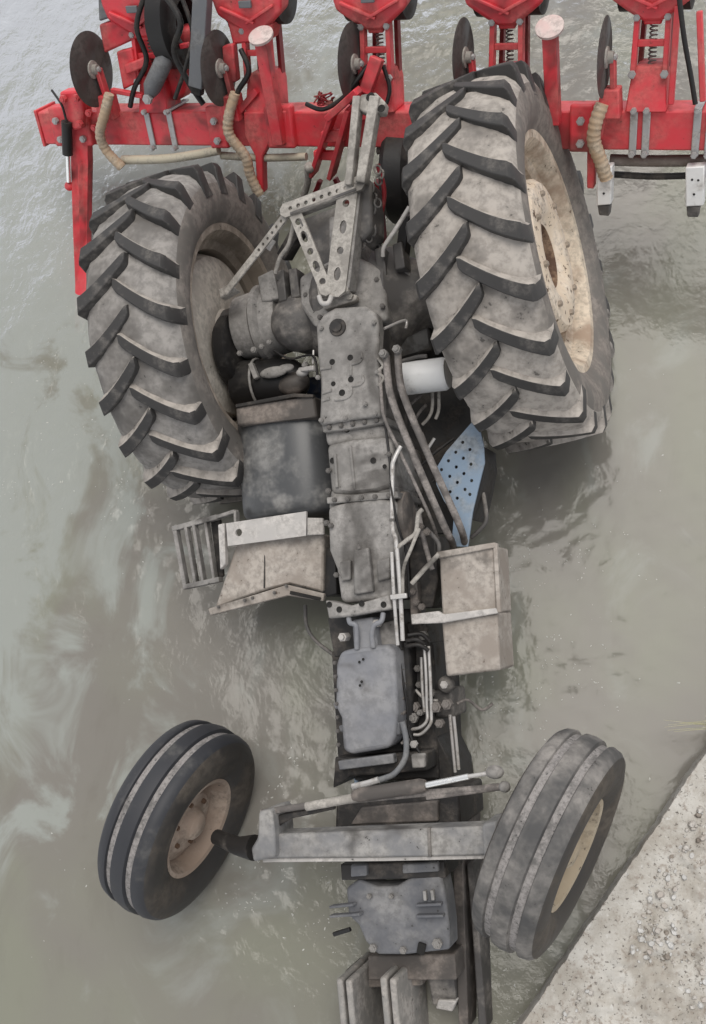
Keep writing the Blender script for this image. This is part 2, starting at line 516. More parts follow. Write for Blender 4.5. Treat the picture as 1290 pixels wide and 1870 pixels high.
# froth drifting where the wreck breaks the current
M['foam'] = muddy('foam', (0.46, 0.46, 0.42), (0.56, 0.56, 0.53), 0.5, 0.5, scale=12, speck=0.0, bump=0.0)
random.seed(17)
fo = Mesh()
FOAM = [((-2.147, 1.947, 0.000), .10, .35, 260), ((-1.922, 1.586, 0.000), .10, .12, 200), ((-2.560, 1.920, 0.000), .22, .30, 320), ((-2.531, 2.594, 0.000), .12, .35, 160), ((-2.592, 1.630, 0.000), .18, .04, 200),
        ((-1.128, 3.878, 0.000), .12, .25, 200), ((-0.539, 3.816, 0.000), .12, .3, 200), ((-1.071, 4.189, 0.000), .12, .2, 120), ((-1.967, 1.395, 0.000), .10, .15, 130),
        ((-1.146, 0.186, 0.000), .12, .07, 240), ((-1.392, -0.265, 0.000), .12, .10, 160), ((-1.103, -0.283, 0.000), .15, .10, 260), ((-1.308, 0.257, 0.000), .05, .08, 110),
        ((-0.008, 1.133, 0.000), .20, .10, 240), ((-0.096, 0.796, 0.000), .08, .25, 240), ((0.081, 0.672, 0.000), .2, .3, 170), ((0.407, 1.385, 0.000), .25, .6, 130),
        ((-0.306, -0.621, 0.000), .06, .15, 160), ((-1.031, -0.516, 0.000), .06, .15, 120), ((-0.323, 0.382, 0.000), .08, .12, 180), ((-0.043, 0.491, 0.000), .2, .1, 150), ((-2.012, 0.050, 0.000), .6, .5, 110), ((-2.292, -0.343, 0.000), .3, .3, 80), ((-1.789, 3.529, 0.000), .4, .1, 80)]
for (cx, cy, _), rx, ry, cnt in FOAM:
    k = 0
    while k < cnt:
        x, y = random.gauss(cx, rx), random.gauss(cy, ry)
        k += 2
        if noise.noise((x * 13, y * 13, 3.3)) < 0.12:
            continue
        r = random.choice((0.0012, 0.0016, 0.002, 0.0030))
        z = wave(x, y) + 0.0012
        n = 6
        st, ph = random.uniform(1, 2.6), random.uniform(0, 3.1)
        ring = []
        for q in range(n):
            a = 2 * math.pi * q / n
            ex, ey = r * st * math.cos(a), r * math.sin(a)
            ring.append((x + ex * math.cos(ph) - ey * math.sin(ph), y + ex * math.sin(ph) + ey * math.cos(ph), z - 0.001))
        fo.add(ring + [(x, y, z + r * 0.4)], [(q, (q + 1) % n, n) for q in range(n)])
foam = fo.build('foam', 'foam', smooth=80)
foam['kind'] = 'stuff'
foam['label'] = 'pale flecks of froth drifting on the muddy water round the wreck'
foam['category'] = 'foam'

# ------------------------------------------------------------------ concrete ledge in the foreground
def concrete_material():
    m, nt, p, out = nodes('rough_concrete')
    a = tex(nt, 'noise', 5, 6, rough=0.65)
    b_ = tex(nt, 'noise', 28, 5, rough=0.7)
    c_ = tex(nt, 'noise', 75, 4, rough=0.65)
    c = mixc(nt, ramp(nt, a.outputs[0], 0.38, 0.62), (0.40, 0.37, 0.325), (0.55, 0.53, 0.49))
    c = mixc(nt, ramp(nt, b_.outputs[0], 0.52, 0.66), c, (0.34, 0.30, 0.26))
    c = mixc(nt, ramp(nt, c_.outputs[0], 0.57, 0.68), c, (0.13, 0.115, 0.10))
    c = mixc(nt, ramp(nt, b_.outputs[0], 0.42, 0.30), c, (0.60, 0.585, 0.555))
    nt.links.new(c, p.inputs['Base Color'])
    p.inputs['Roughness'].default_value = 0.92
    b = nt.nodes.new('ShaderNodeBump')
    b.inputs['Strength'].default_value = 0.6
    b.inputs['Distance'].default_value = 0.012
    nt.links.new(b_.outputs[0], b.inputs['Height'])
    nt.links.new(b.outputs[0], p.inputs['Normal'])
    return m
M['concrete'] = concrete_material()
ZL = 0.22
e0, e1 = Vector((-0.225, -0.720, 0.220)), Vector((0.530, 0.266, 0.220))
ed = (e1 - e0); ed.z = 0; ed.normalize()
en = Vector((ed.y, -ed.x, 0))             # away from the water
# top surface: rough grid, edge first
lv, lf = [], []
NU, NV = 420, 130
for i in range(NU + 1):
    s = -2.2 + 5.2 * i / NU
    for j in range(NV + 1):
        d = 1.6 * (j / NV) ** 1.15
        p = e0 + ed * s + en * (d + (0.006 * noise.noise((s * 4, 0, 3)) + 0.004 * noise.noise((s * 15, 1, 3)) + 0.004 * noise.noise((s * 40, 1, 3))) * max(0, 1 - d / 0.08))
        rough = 0.12 + 0.88 * min(1, max(0, (d - 0.12 - 0.09 * noise.noise((s * 2.2, 0, 8))) / 0.05))
        h = 0.006 * noise.noise((p.x * 9, p.y * 9, 0)) + rough * (0.030 * noise.noise((p.x * 11, p.y * 11, 2)) + 0.022 * noise.noise((p.x * 30, p.y * 30, 5)) - 0.004)
        h += 0.05 * d
        if j == 0:
            h -= 0.02
        lv.append((p.x, p.y, ZL + h))
for i in range(NU):
    for j in range(NV):
        a = i * (NV + 1) + j
        lf.append((a, a + 1, a + NV + 2, a + NV + 1))
k0 = len(lv)
for i in range(NU + 1):
    v = lv[i * (NV + 1)]
    lv.append((v[0] + 0.01 * en.x, v[1] + 0.01 * en.y, -1.3))
    w_ = lv[i * (NV + 1) + NV]
    lv.append((w_[0], w_[1], -1.3))
for i in range(NU):
    a, b_ = i * (NV + 1), (i + 1) * (NV + 1)
    lf.append((a, b_, k0 + 2 * i + 2, k0 + 2 * i))
    lf.append((a + NV, k0 + 2 * i + 1, k0 + 2 * i + 3, b_ + NV))
ledge = make_obj('concrete_ledge', lv, lf, 'concrete', smooth=50)
ledge['label'] = 'pale weathered concrete ledge with rough pebbly top in the lower right corner'
ledge['category'] = 'ledge'

# loose grit lying on the ledge: nobody could count it
random.seed(5)
gm = Mesh()
for i in range(4200):
    s, d = random.uniform(-0.3, 1.5), 0.10 + random.random() ** 1.2 * 0.75
    c = e0 + ed * s + en * d
    if noise.noise((c.x * 4, c.y * 4, 4)) < random.uniform(-0.05, 0.35):
        continue
    r = random.choice((0.004, 0.005, 0.006, 0.008, 0.010, 0.016)) * random.uniform(0.7, 1.3)
    z = ZL + 0.012 + 0.05 * d + 0.006 * noise.noise((c.x * 9, c.y * 9, 0)) + 0.030 * noise.noise((c.x * 11, c.y * 11, 2)) + 0.022 * noise.noise((c.x * 30, c.y * 30, 5)) - 0.012
    v, f = [], []
    rot = Matrix.Rotation(random.uniform(0, 6.28), 3, 'Z')
    ph = [random.uniform(0.7, 1.15) for _ in range(12)]
    v = [rot @ Vector((r * ph[k] * math.cos(k * 1.047), r * 0.8 * ph[k] * math.sin(k * 1.047), 0)) + Vector((c.x, c.y, z - r * 0.4)) for k in range(6)]
    v += [rot @ Vector((0.6 * r * ph[k + 6] * math.cos(k * 1.047 + 0.3), 0.5 * r * ph[k + 6] * math.sin(k * 1.047 + 0.3), 0)) + Vector((c.x, c.y, z + r * 0.45)) for k in range(6)]
    f = [(6, 7, 8, 9, 10, 11)] + [(k, (k + 1) % 6, (k + 1) % 6 + 6, k + 6) for k in range(6)]
    gm.add(v, f, random.choice((0, 0, 0, 1, 2, 2)))
M['grit_a'] = muddy('grit_a', (0.44, 0.40, 0.36), (0.56, 0.53, 0.49), 0.5, 0.9, scale=20, speck=0.0)
M['grit_b'] = muddy('grit_b', (0.20, 0.17, 0.145), (0.32, 0.28, 0.24), 0.5, 0.9, scale=20, speck=0.0)
M['grit_c'] = muddy('grit_c', (0.50, 0.49, 0.47), (0.62, 0.61, 0.59), 0.5, 0.9, scale=20, speck=0.0)
grit = gm.build('gravel', ['grit_a', 'grit_b', 'grit_c'], smooth=20)
grit['kind'] = 'stuff'
grit['label'] = 'loose pale grit and pebbles scattered over the concrete ledge'
grit['category'] = 'gravel'

# dry grass stalk leaning over the edge of the ledge
M['straw'] = muddy('straw', (0.42, 0.39, 0.23), (0.48, 0.46, 0.31), 0.5, 0.8, scale=30, speck=0.0, bump=0)
tuft = thing('dry_grass', 'thin tuft of dry yellow grass leaning in from the right above the ledge', 'grass', Matrix.Translation(Vector((0.739, 0.346, 0.220))))
random.seed(11)
root = Vector((0.0, 0.0, -0.12))
for k in range(11):
    tip = Vector((0.404, 0.342, 0.450)) - tuft.location + Vector((random.uniform(-0.06, 0.10), random.uniform(-0.028, 0.03), random.uniform(-0.03, 0.05)))
    mid_ = root.lerp(tip, 0.5) + Vector((0, random.uniform(-0.01, 0.02), 0.10))
    P = smooth_path([root + Vector((random.uniform(-0.01, 0.01), random.uniform(-0.01, 0.01), 0)), mid_, tip], 6)
    rr = [0.0026 * (1 - 0.8 * i / (len(P) - 1)) for i in range(len(P))]
    Mesh().add(*tube_vf(P, rr, 5)).build('blade', 'straw', tuft)

# ------------------------------------------------------------------ TRACTOR
TR = Matrix(((0.98341, -0.03653, -0.17766, -0.72066),
             (0.00207, 0.98171, -0.19039, 2.15811),
             (0.18136, 0.18686, 0.96550, 0.60),
             (0, 0, 0, 1)))
tractor = thing('tractor', 'overturned mud caked tractor lying on its roof in the water, wheels and underside up', 'tractor', TR)

# --- rear wheels: turned about local X
def rear_tyre_profile():
    half = [(0.158, 0.470), (0.176, 0.490), (0.196, 0.525), (0.208, 0.570), (0.210, 0.610), (0.204, 0.648), (0.190, 0.678), (0.158, 0.702), (0.10, 0.713), (0.05, 0.717)]
    return [(x, r) for x, r in half] + [(0, 0.718)] + [(-x, r) for x, r in half[::-1]] + [(-0.13, 0.465), (0.13, 0.465)]

def crown(x):
    x = abs(x)
    pts = [(0, 0.718), (0.05, 0.717), (0.10, 0.713), (0.158, 0.702), (0.190, 0.678), (0.204, 0.648), (0.21, 0.61)]
    for (a, ra), (b, rb) in zip(pts, pts[1:]):
        if x <= b:
            return ra + (rb - ra) * (x - a) / (b - a)
    return 0.61

def lug_mesh(side, name):
    """one bar of the tread: from the middle of the tread out over the shoulder"""
    v, f, fm = [], [], []
    xs = [-0.030, -0.016, 0.02, 0.06, 0.10, 0.135, 0.165, 0.188, 0.203, 0.209]
    N = len(xs)
    for i, x in enumerate(xs):
        t = (x + 0.030) / 0.239
        lag = -0.165 * (1 - (1 - t) ** 1.35)           # sweeps back, flatter towards the shoulder
        hw = 0.027 + 0.006 * t                        # half width
        if i == 0:
            hw *= 0.72
        rb = crown(x) - 0.010
        rt = 0.750 - 0.008 * t - (0.095 if i == N - 1 else (0.022 if i == N - 2 else 0))
        for (r_, h_) in ((rb, hw + 0.014), (rt, hw - 0.002), (rt, -(hw - 0.002)), (rb, -(hw + 0.008))):
            a = (lag + h_) / 0.735
            v.append((side * x, r_ * math.sin(a), r_ * math.cos(a)))
    for i in range(N - 1):
        for k in range(3):
            f.append((i * 4 + k, i * 4 + k + 1, i * 4 + k + 5, i * 4 + k + 4))
            fm.append(1 if k == 0 else 0)
    f.append((0, 1, 2, 3)); fm.append(0)
    e = (N - 1) * 4
    f.append((e + 3, e + 2, e + 1, e)); fm.append(0)
    return make_obj(name, v, f, ['rubber', 'tyre_mud'], None, smooth=50, bevel=0.007, seg=2, fmats=fm)

protos = {}
def rear_wheel(loc, axis, spin, label, mudmat, rim, out):
    prof = [(0.165, 0.455), (0.170, 0.484), (0.162, 0.490), (0.150, 0.474), (0.138, 0.446), (0.105, 0.440), (0.085, 0.405), (0.02, 0.398), (-0.085, 0.405), (-0.105, 0.440), (-0.138, 0.446), (-0.150, 0.474), (-0.162, 0.490), (-0.170, 0.484), (-0.165, 0.455), (-0.130, 0.432), (-0.098, 0.425), (-0.078, 0.390), (0.0, 0.380), (0.078, 0.390), (0.098, 0.425), (0.130, 0.432)]
    v, f = lathe_vf(prof, 64, closed=True)
    w = make_obj('rear_wheel', v, f, rim, tractor, smooth=35)
    w['label'] = label
    ax = Vector(axis).normalized()
    z = Vector((0, math.sin(spin), math.cos(spin)))
    z = (z - ax * z.dot(ax)).normalized()
    y = z.cross(ax)
    w.matrix_local = Matrix(((ax.x, y.x, z.x, loc[0]), (ax.y, y.y, z.y, loc[1]), (ax.z, y.z, z.z, loc[2]), (0, 0, 0, 1)))
    vt, ft = lathe_vf(rear_tyre_profile(), 200, closed=True)
    mt = []
    m = len(rear_tyre_profile())
    for i in range(len(ft)):
        q = i % m
        mt.append(1 if (q < 5 or 14 < q) else 0)
    # packed mud makes the carcass uneven between the bars
    vt2 = []
    for x, y_, z_ in vt:
        r_ = math.hypot(y_, z_)
        k_ = 1 + (0.010 * noise.noise((x * 22, y_ * 16, z_ * 16)) + 0.007 * noise.noise((x * 50 + 9, y_ * 45, z_ * 45)) + 0.004) * (1 if r_ > 0.66 else 0.15)
        vt2.append((x, y_ * k_, z_ * k_))
    make_obj('tyre', vt2, ft, [mudmat, 'sidewall'], w, smooth=60, fmats=mt)
    # pressed disc with its raised centre
    v, f = lathe_vf([(0.030, 0.387), (-0.03, 0.375), (-0.05, 0.355), (-0.02, 0.330), (0.040, 0.320), (0.125, 0.305), (0.146, 0.285), (0.152, 0.22), (0.146, 0.175), (0.128, 0.155), (0.118, 0.128)], 56)
    v2, f2 = lathe_vf([(-0.012, 0.384), (-0.075, 0.355), (-0.090, 0.30), (-0.090, 0.12), (-0.10, 0.11), (-0.10, 0.0005)], 56)
    make_obj('wheel_disc', [(out * x, y_, z_) for x, y_, z_ in v], f, 'cream', w, smooth=35)
    make_obj('inner_disc', [(out * x, y_, z_) for x, y_, z_ in v2], f2, 'rim_inner', w, smooth=35)
    make_obj('hub_socket', [(out * x, y_, z_) for x, y_, z_ in lathe_vf([(0.119, 0.129), (0.105, 0.118), (0.02, 0.105), (0.0, 0.07), (0.03, 0.055), (0.03, 0.0005)], 40)[0]], lathe_vf([(0.119, 0.129), (0.105, 0.118), (0.02, 0.105), (0.0, 0.07), (0.03, 0.055), (0.03, 0.0005)], 40)[1], 'rust', w, smooth=35)
    for k in range(8):
        a = 2 * math.pi * (k + 0.4) / 8
        bolt((out * 0.149, 0.240 * math.sin(a), 0.240 * math.cos(a)), 0.013, 'rim', w, 0.014, (out, 0, 0), 'wheel_nut')
    # dark caps painting the shade of slots in the disc
    for k in range(8):
        a = 2 * math.pi * k / 8
        q = hole_cap((out * -0.045, 0.352 * math.sin(a), 0.352 * math.cos(a)), 0.012, w, (out, 0, 0), 'disc_slot_shade')
        # clamp lugs that tie disc to rim
        a += 0.39
        s, c = math.sin(a), math.cos(a)
        p0, p1 = (out * 0.02, 0.325 * s, 0.325 * c), (out * 0.055, 0.392 * s, 0.392 * c)
        bar('rim_clamp', p0, p1, 0.07, 0.025, 'cream', w, upv=(1, 0, 0))
    for side in (1, -1):
        if side not in protos:
            protos[side] = lug_mesh(side, 'tread_lug')
            first = True
        else:
            first = False
        for k in range(22):
            if first and k == 0:
                o = protos[side]
            else:
                o = protos[side].copy()
                col.objects.link(o)
            o.parent = w
            o.rotation_euler = (-2 * math.pi * (k + (0.5 if side < 0 else 0)) / 22 + random.uniform(-0.012, 0.012), 0, 0)
            q_ = random.uniform(0.986, 1.006)
            o.scale = (random.uniform(0.97, 1.02), q_, q_)
    return w

rear_wheel((-0.779, -0.057, -0.024), (1, 0.005, -0.011), 0.06, 'left rear wheel, inner side showing', 'tyre_mud_wet', 'rim', -1)
rear_wheel((0.656, 0.002, -0.005), (1, 0.047, 0.081), 0.02, 'right rear wheel with cream painted disc', 'tyre_mud', 'rim_cream', 1)

# --- front wheels
def front_wheel(loc, axis, label, tread, groove, side, rim):
    ax = Vector(axis).normalized()
    half = [(0.094, 0.205), (0.107, 0.225), (0.120, 0.262), (0.125, 0.300), (0.120, 0.342), (0.111, 0.368), (0.096, 0.382)]
    rib = [(0.068, 0.389), (0.063, 0.387), (0.059, 0.377), (0.034, 0.379), (0.029, 0.393), (0.0, 0.397)]
    pr = half + rib + [(-x, r) for x, r in rib[-2::-1]] + [(-x, r) for x, r in half[::-1]] + [(-0.075, 0.20), (0.075, 0.20)]
    nh = len(half)
    v, f = lathe_vf(pr, 80, closed=True)
    fm = []
    m = len(pr)
    for i in range(len(f)):
        q = i % m
        x0, x1 = pr[q][0], pr[(q + 1) % m][0]
        r0, r1 = pr[q][1], pr[(q + 1) % m][1]
        if 0.374 < r0 < 0.38 and 0.374 < r1 < 0.38 and abs(x0) < 0.08:
            fm.append(1)
        elif max(r0, r1) < 0.372:
            fm.append(2)
        else:
            fm.append(0)
    w = make_obj('front_wheel', *lathe_vf([(0.094, 0.192), (0.099, 0.209), (0.090, 0.212), (0.084, 0.198), (0.05, 0.182), (-0.05, 0.182), (-0.084, 0.198), (-0.090, 0.212), (-0.099, 0.209), (-0.094, 0.192), (-0.046, 0.172), (0.046, 0.172)], 56, closed=True), rim, tractor, smooth=35)
    w['label'] = label
    # local X along the axle, local Z towards the sky side
    z = Vector((0, 0, 1))
    z = (z - ax * z.dot(ax)).normalized()
    y = z.cross(ax)
    w.matrix_local = Matrix(((ax.x, y.x, z.x, loc[0]), (ax.y, y.y, z.y, loc[1]), (ax.z, y.z, z.z, loc[2]), (0, 0, 0, 1)))
    make_obj('tyre', v, f, [tread, groove, side], w, smooth=45, fmats=fm)
    make_obj('wheel_disc', *lathe_vf([(0.025, 0.178), (0.03, 0.145), (0.045, 0.125), (0.045, 0.07), (0.085, 0.055), (0.095, 0.04), (0.095, 0.0005)], 40), rim, w, smooth=35)
    make_obj('inner_disc', *lathe_vf([(0.015, 0.178), (0.02, 0.14), (0.035, 0.11), (0.03, 0.075)], 40), rim, w, smooth=35)
    for k in range(6):
        a = 2 * math.pi * k / 6
        bolt((0.045, 0.10 * math.sin(a), 0.10 * math.cos(a)), 0.011, 'rust', w, 0.012, (1, 0, 0), 'wheel_nut')
    return w
fwl = front_wheel((-0.858, -2.118, 0.318), (0.88, -0.40, 0.02), 'left front wheel, dark ribbed tyre', 'front_rubber', 'front_groove', 'front_side', 'front_rim')
fwr = front_wheel((0.647, -2.196, 0.361), (0.90, -0.45, 0.085), 'right front wheel, mud smeared ribbed tyre beside the ledge', 'front_mud', 'front_groove', 'front_side', 'front_rim_yellow')

# --- rear axle
T = tractor
def axle_lathe(name, prof, v0, w0, mat, smooth=35):
    v, f = lathe_vf(prof, 32)
    return make_obj(name, [(a, b + v0, c + w0) for a, b, c in v], f, mat, T, smooth=smooth)
axle_lathe('axle_housing', [(-0.08, 0.0005), (-0.08, 0.235), (-0.16, 0.235), (-0.20, 0.20), (-0.27, 0.165), (-0.36, 0.13), (-0.50, 0.115), (-0.66, 0.11), (-0.66, 0.0005)], -0.06, 0.0, 'cast_dark')
axle_lathe('axle_housing', [(0.08, 0.0005), (0.08, 0.23), (0.15, 0.23), (0.18, 0.19), (0.25, 0.155), (0.33, 0.13), (0.46, 0.12), (0.46, 0.0005)], -0.06, 0.0, 'cast_dark')
axle_lathe('brake_drum', [(-0.67, 0.0005), (-0.67, 0.15), (-0.655, 0.165), (-0.61, 0.165), (-0.60, 0.15), (-0.60, 0.0005)], -0.15, 0.02, 'black')
axle_lathe('brake_drum', [(0.36, 0.0005), (0.36, 0.175), (0.375, 0.185), (0.42, 0.185), (0.43, 0.17), (0.43, 0.0005)], -0.09, 0.0, 'black')
slab('rear_housing', [(-0.229, 0.061, 0.200), (-0.082, 0.096, 0.220), (0.050, 0.086, 0.220), (0.150, 0.011, 0.220), (0.165, -0.213, 0.260), (0.006, -0.218, 0.260), (-0.154, -0.181, 0.260), (-0.231, -0.068, 0.200)], 0.5, 'cast', T, bevel=0.02, seg=3)
slab('hitch_post', [(-0.076, 0.289, 0.200), (0.021, 0.280, 0.200), (0.050, 0.081, 0.220), (-0.083, 0.089, 0.220)], 0.4, 'cast', T, bevel=0.012)
axle_lathe('brake_housing', [(-0.61, 0.0005), (-0.61, 0.11), (-0.59, 0.140), (-0.50, 0.150), (-0.485, 0.172), (-0.462, 0.172), (-0.45, 0.150), (-0.38, 0.140), (-0.36, 0.0005)], -0.05, 0.01, 'cast')
ball('axle_bell', (-0.279, -0.104, 0.100), 0.125, 'cast_dark', T, (1.0, 1.0, 1.0))
for c_, r_ in (((-0.477, -0.201, 0.145), .014), ((-0.437, -0.195, 0.150), .012), ((-0.400, -0.182, 0.150), .012), ((-0.553, -0.200, 0.130), .012), ((-0.319, -0.041, 0.160), .012)):
    bolt(c_, r_, 'cast', T, 0.016)
slab('axle_bracket', [(-0.437, 0.113, 0.160), (-0.354, 0.123, 0.180), (-0.336, -0.002, 0.160), (-0.429, 0.001, 0.150)], 0.10, 'cast', T)
for q in ([(-0.333, 0.100, 0.200), (-0.292, 0.106, 0.210), (-0.291, -0.029, 0.200), (-0.332, -0.028, 0.190)], [(-0.274, 0.101, 0.200), (-0.232, 0.099, 0.210), (-0.230, -0.021, 0.200), (-0.273, -0.025, 0.190)]):
    slab('link_ear', q, 0.09, 'cast_dark', T)
for q in ([(0.118, 0.102, 0.220), (0.158, 0.110, 0.220), (0.162, -0.014, 0.220), (0.118, -0.013, 0.200)], [(0.196, 0.106, 0.220), (0.236, 0.112, 0.220), (0.243, 0.002, 0.220), (0.194, 0.004, 0.200)]):
    slab('link_ear', q, 0.09, 'cast_dark', T)
slab('axle_saddle', [(0.105, 0.008, 0.160), (0.236, 0.021, 0.160), (0.254, -0.053, 0.150), (0.232, -0.100, 0.130), (0.116, -0.107, 0.150)], 0.12, 'cast', T, bevel=0.012)
slab('axle_saddle', [(-0.364, 0.001, 0.140), (-0.249, -0.004, 0.150), (-0.225, -0.091, 0.150), (-0.332, -0.100, 0.140)], 0.12, 'cast', T, bevel=0.012)
for c_ in ((0.142, -0.134, 0.190), (0.133, -0.203, 0.200), (0.136, -0.079, 0.200), (-0.241, -0.308, 0.150)):
    bolt(c_, 0.014, 'cast', T, 0.02)
bar('axle_clip', (-0.277, -0.319, 0.140), (-0.184, -0.337, 0.200), 0.02, 0.02, 'pale_plate', T)
ball('clip_eye', (-0.265, -0.330, 0.140), 0.024, 'pale_plate', T, (1.2, .8, .8))
tube('clip_rod', [(-0.190, -0.320, 0.200), (-0.188, -0.260, 0.190)], 0.005, 'silver', T)
slab('axle_shade', [(0.055, -0.154, 0.060), (0.268, -0.117, 0.040), (0.276, -0.303, 0.040), (0.150, -0.322, 0.060), (0.082, -0.308, 0.100)], 0.2, 'black', T, bevel=0.012)  # added dark block standing in for the shade beside the axle
tube('brake_pipe', [(0.156, -0.250, 0.280), (0.219, -0.207, 0.200), (0.220, -0.241, 0.200)], 0.006, 'silver', T)

# --- gearbox, clutch housing
slab('gearbox_casing', [(-0.127, -0.198, 0.270), (0.137, -0.210, 0.270), (0.111, -0.611, 0.250), (-0.156, -0.607, 0.250)], 0.5, 'cast_dark', T, bevel=0.015)
gp = slab('gearbox_cover', [(-0.113, -0.201, 0.330), (-0.074, -0.159, 0.330), (-0.026, -0.145, 0.330), (0.103, -0.160, 0.330), (0.146, -0.199, 0.330), (0.150, -0.261, 0.330), (0.138, -0.347, 0.330), (0.141, -0.478, 0.330), (0.133, -0.606, 0.330), (0.004, -0.601, 0.330), (-0.129, -0.604, 0.330), (-0.109, -0.439, 0.330), (-0.115, -0.326, 0.330)], 0.07, 'cast', T, bevel=0.012, seg=3)
for c_, r_ in (((-0.054, -0.361, 0.330), .011), ((0.023, -0.356, 0.330), .011), ((0.019, -0.443, 0.330), .011), ((-0.022, -0.490, 0.330), .012), ((-0.056, -0.449, 0.330), .009)):
    hole_cap(c_, r_, T)
for pts in ([(0.028, -0.383, 0.331), (0.056, -0.381, 0.331), (0.071, -0.368, 0.331), (0.070, -0.346, 0.331)], [(0.022, -0.470, 0.331), (0.054, -0.469, 0.331), (0.071, -0.456, 0.331), (0.068, -0.436, 0.331)], [(-0.054, -0.514, 0.331), (-0.012, -0.515, 0.331), (0.014, -0.502, 0.331), (0.019, -0.472, 0.331)], [(-0.105, -0.382, 0.331), (-0.058, -0.383, 0.331)], [(-0.103, -0.480, 0.331), (-0.065, -0.474, 0.331)], [(-0.107, -0.510, 0.331), (-0.076, -0.506, 0.331)], [(0.024, -0.385, 0.331), (0.020, -0.428, 0.331)]):
    tube('casting_rib', pts, 0.0065, 'cast', T, n=8)
v_, f_ = lathe_vf([(0.0, 0.036), (0.008, 0.034), (0.008, 0.022), (0.016, 0.020), (0.016, 0.0005)], 16)
dp = make_obj('drain_plug', v_, f_, 'soot', T)
dp.location = (-0.020, -0.227, 0.330)
dp.rotation_euler = (0, -math.pi / 2, 0)
for c_ in ((-0.116, -0.588, 0.330), (-0.012, -0.595, 0.335), (0.074, -0.551, 0.335), (0.111, -0.595, 0.335), (-0.088, -0.219, 0.330), (0.134, -0.236, 0.330), (0.132, -0.433, 0.330), (-0.117, -0.415, 0.330)):
    bolt(c_, 0.010, 'cast', T, 0.012)
slab('arm_bracket', [(-0.172, 0.288, 0.360), (-0.140, 0.299, 0.360), (-0.131, 0.251, 0.360), (-0.165, 0.245, 0.360)], 0.03, 'link', T)

slab('gearbox_neck', [(-0.134, -0.616, 0.270), (0.118, -0.616, 0.270), (0.140, -0.684, 0.270), (-0.130, -0.681, 0.270)], 0.4, 'cast', T, bevel=0.02, seg=3)
slab('clutch_housing', [(-0.115, -0.681, 0.305), (-0.010, -0.676, 0.310), (0.127, -0.682, 0.310), (0.165, -0.692, 0.305), (0.156, -0.883, 0.300), (0.080, -0.895, 0.290), (-0.034, -0.893, 0.290), (-0.113, -0.878, 0.300)], 0.38, 'cast', T, bevel=0.022, seg=3)
slab('housing_waist', [(-0.118, -0.861, 0.285), (0.152, -0.871, 0.285), (0.145, -0.955, 0.285), (-0.133, -0.935, 0.285)], 0.3, 'cast', T, bevel=0.01)
slab('bell_housing', [(-0.125, -0.928, 0.315), (-0.025, -0.918, 0.320), (0.089, -0.920, 0.320), (0.158, -0.932, 0.315), (0.148, -1.084, 0.310), (0.119, -1.176, 0.300), (0.107, -1.309, 0.295), (-0.106, -1.309, 0.295), (-0.113, -1.176, 0.300), (-0.135, -1.099, 0.310)], 0.36, 'cast', T, bevel=0.022, seg=3)
slab('raised_rib', [(-0.022, -1.109, 0.330), (0.037, -1.106, 0.330), (0.042, -1.275, 0.320), (-0.039, -1.281, 0.320)], 0.04, 'cast', T, bevel=0.006)
slab('raised_pad', [(0.064, -1.159, 0.318), (0.119, -1.151, 0.318), (0.111, -1.230, 0.315), (0.061, -1.238, 0.315)], 0.04, 'cast', T, bevel=0.006)
slab('raised_pad', [(-0.089, -1.149, 0.318), (-0.043, -1.145, 0.318), (-0.050, -1.221, 0.315), (-0.092, -1.225, 0.315)], 0.04, 'cast', T, bevel=0.006)
tube('casting_rib', [(-0.004, -1.093, 0.320), (0.003, -1.111, 0.330)], 0.008, 'cast', T, n=8)
for pts in ([(-0.079, -0.726, 0.308), (-0.082, -0.856, 0.303)], [(-0.011, -0.702, 0.312), (-0.010, -0.870, 0.300)]):
    tube('casting_rib', pts, 0.007, 'cast', T, n=8)
for c_, r_ in (((-0.092, -0.748, 0.305), .011), ((0.079, -0.770, 0.310), .011), ((-0.034, -0.626, 0.273), .012), ((0.124, -0.799, 0.310), .008)):
    hole_cap(c_, r_, T)
for c_ in ((-0.030, -0.626, 0.285), (-0.132, -0.992, 0.310), (-0.119, -0.866, 0.300)):
    bolt(c_, 0.012, 'cast_dark', T, 0.012)
slab('bell_flange', [(-0.159, -1.292, 0.320), (-0.054, -1.322, 0.325), (0.064, -1.301, 0.325), (0.103, -1.292, 0.320), (0.110, -1.347, 0.320), (0.054, -1.351, 0.320), (-0.059, -1.363, 0.320), (-0.151, -1.365, 0.320)], 0.10, 'cast', T, bevel=0.008)
for c_ in ((-0.142, -1.311, 0.321), (-0.101, -1.333, 0.324), (-0.006, -1.317, 0.326), (0.081, -1.328, 0.322)):
    hole_cap(c_, 0.011, T)
slab('joint_flange', [(-0.130, -0.599, 0.300), (-0.006, -0.599, 0.305), (0.130, -0.596, 0.300), (0.137, -0.627, 0.300), (-0.008, -0.632, 0.305), (-0.127, -0.630, 0.300)], 0.2, 'cast', T, bevel=0.005)
slab('joint_flange', [(-0.126, -0.891, 0.315), (0.011, -0.896, 0.320), (0.169, -0.901, 0.315), (0.169, -0.927, 0.315), (0.009, -0.922, 0.320), (-0.126, -0.917, 0.315)], 0.3, 'cast', T, bevel=0.005)
for q_ in range(5):
    t_ = (q_ + 0.5) / 5
    bolt(Vector((-0.120, -0.614, 0.302)).lerp(Vector((0.129, -0.614, 0.302)), t_), 0.010, 'cast_dark', T, 0.012)
    bolt(Vector((-0.117, -0.905, 0.318)).lerp(Vector((0.164, -0.916, 0.318)), t_), 0.010, 'cast_dark', T, 0.012)
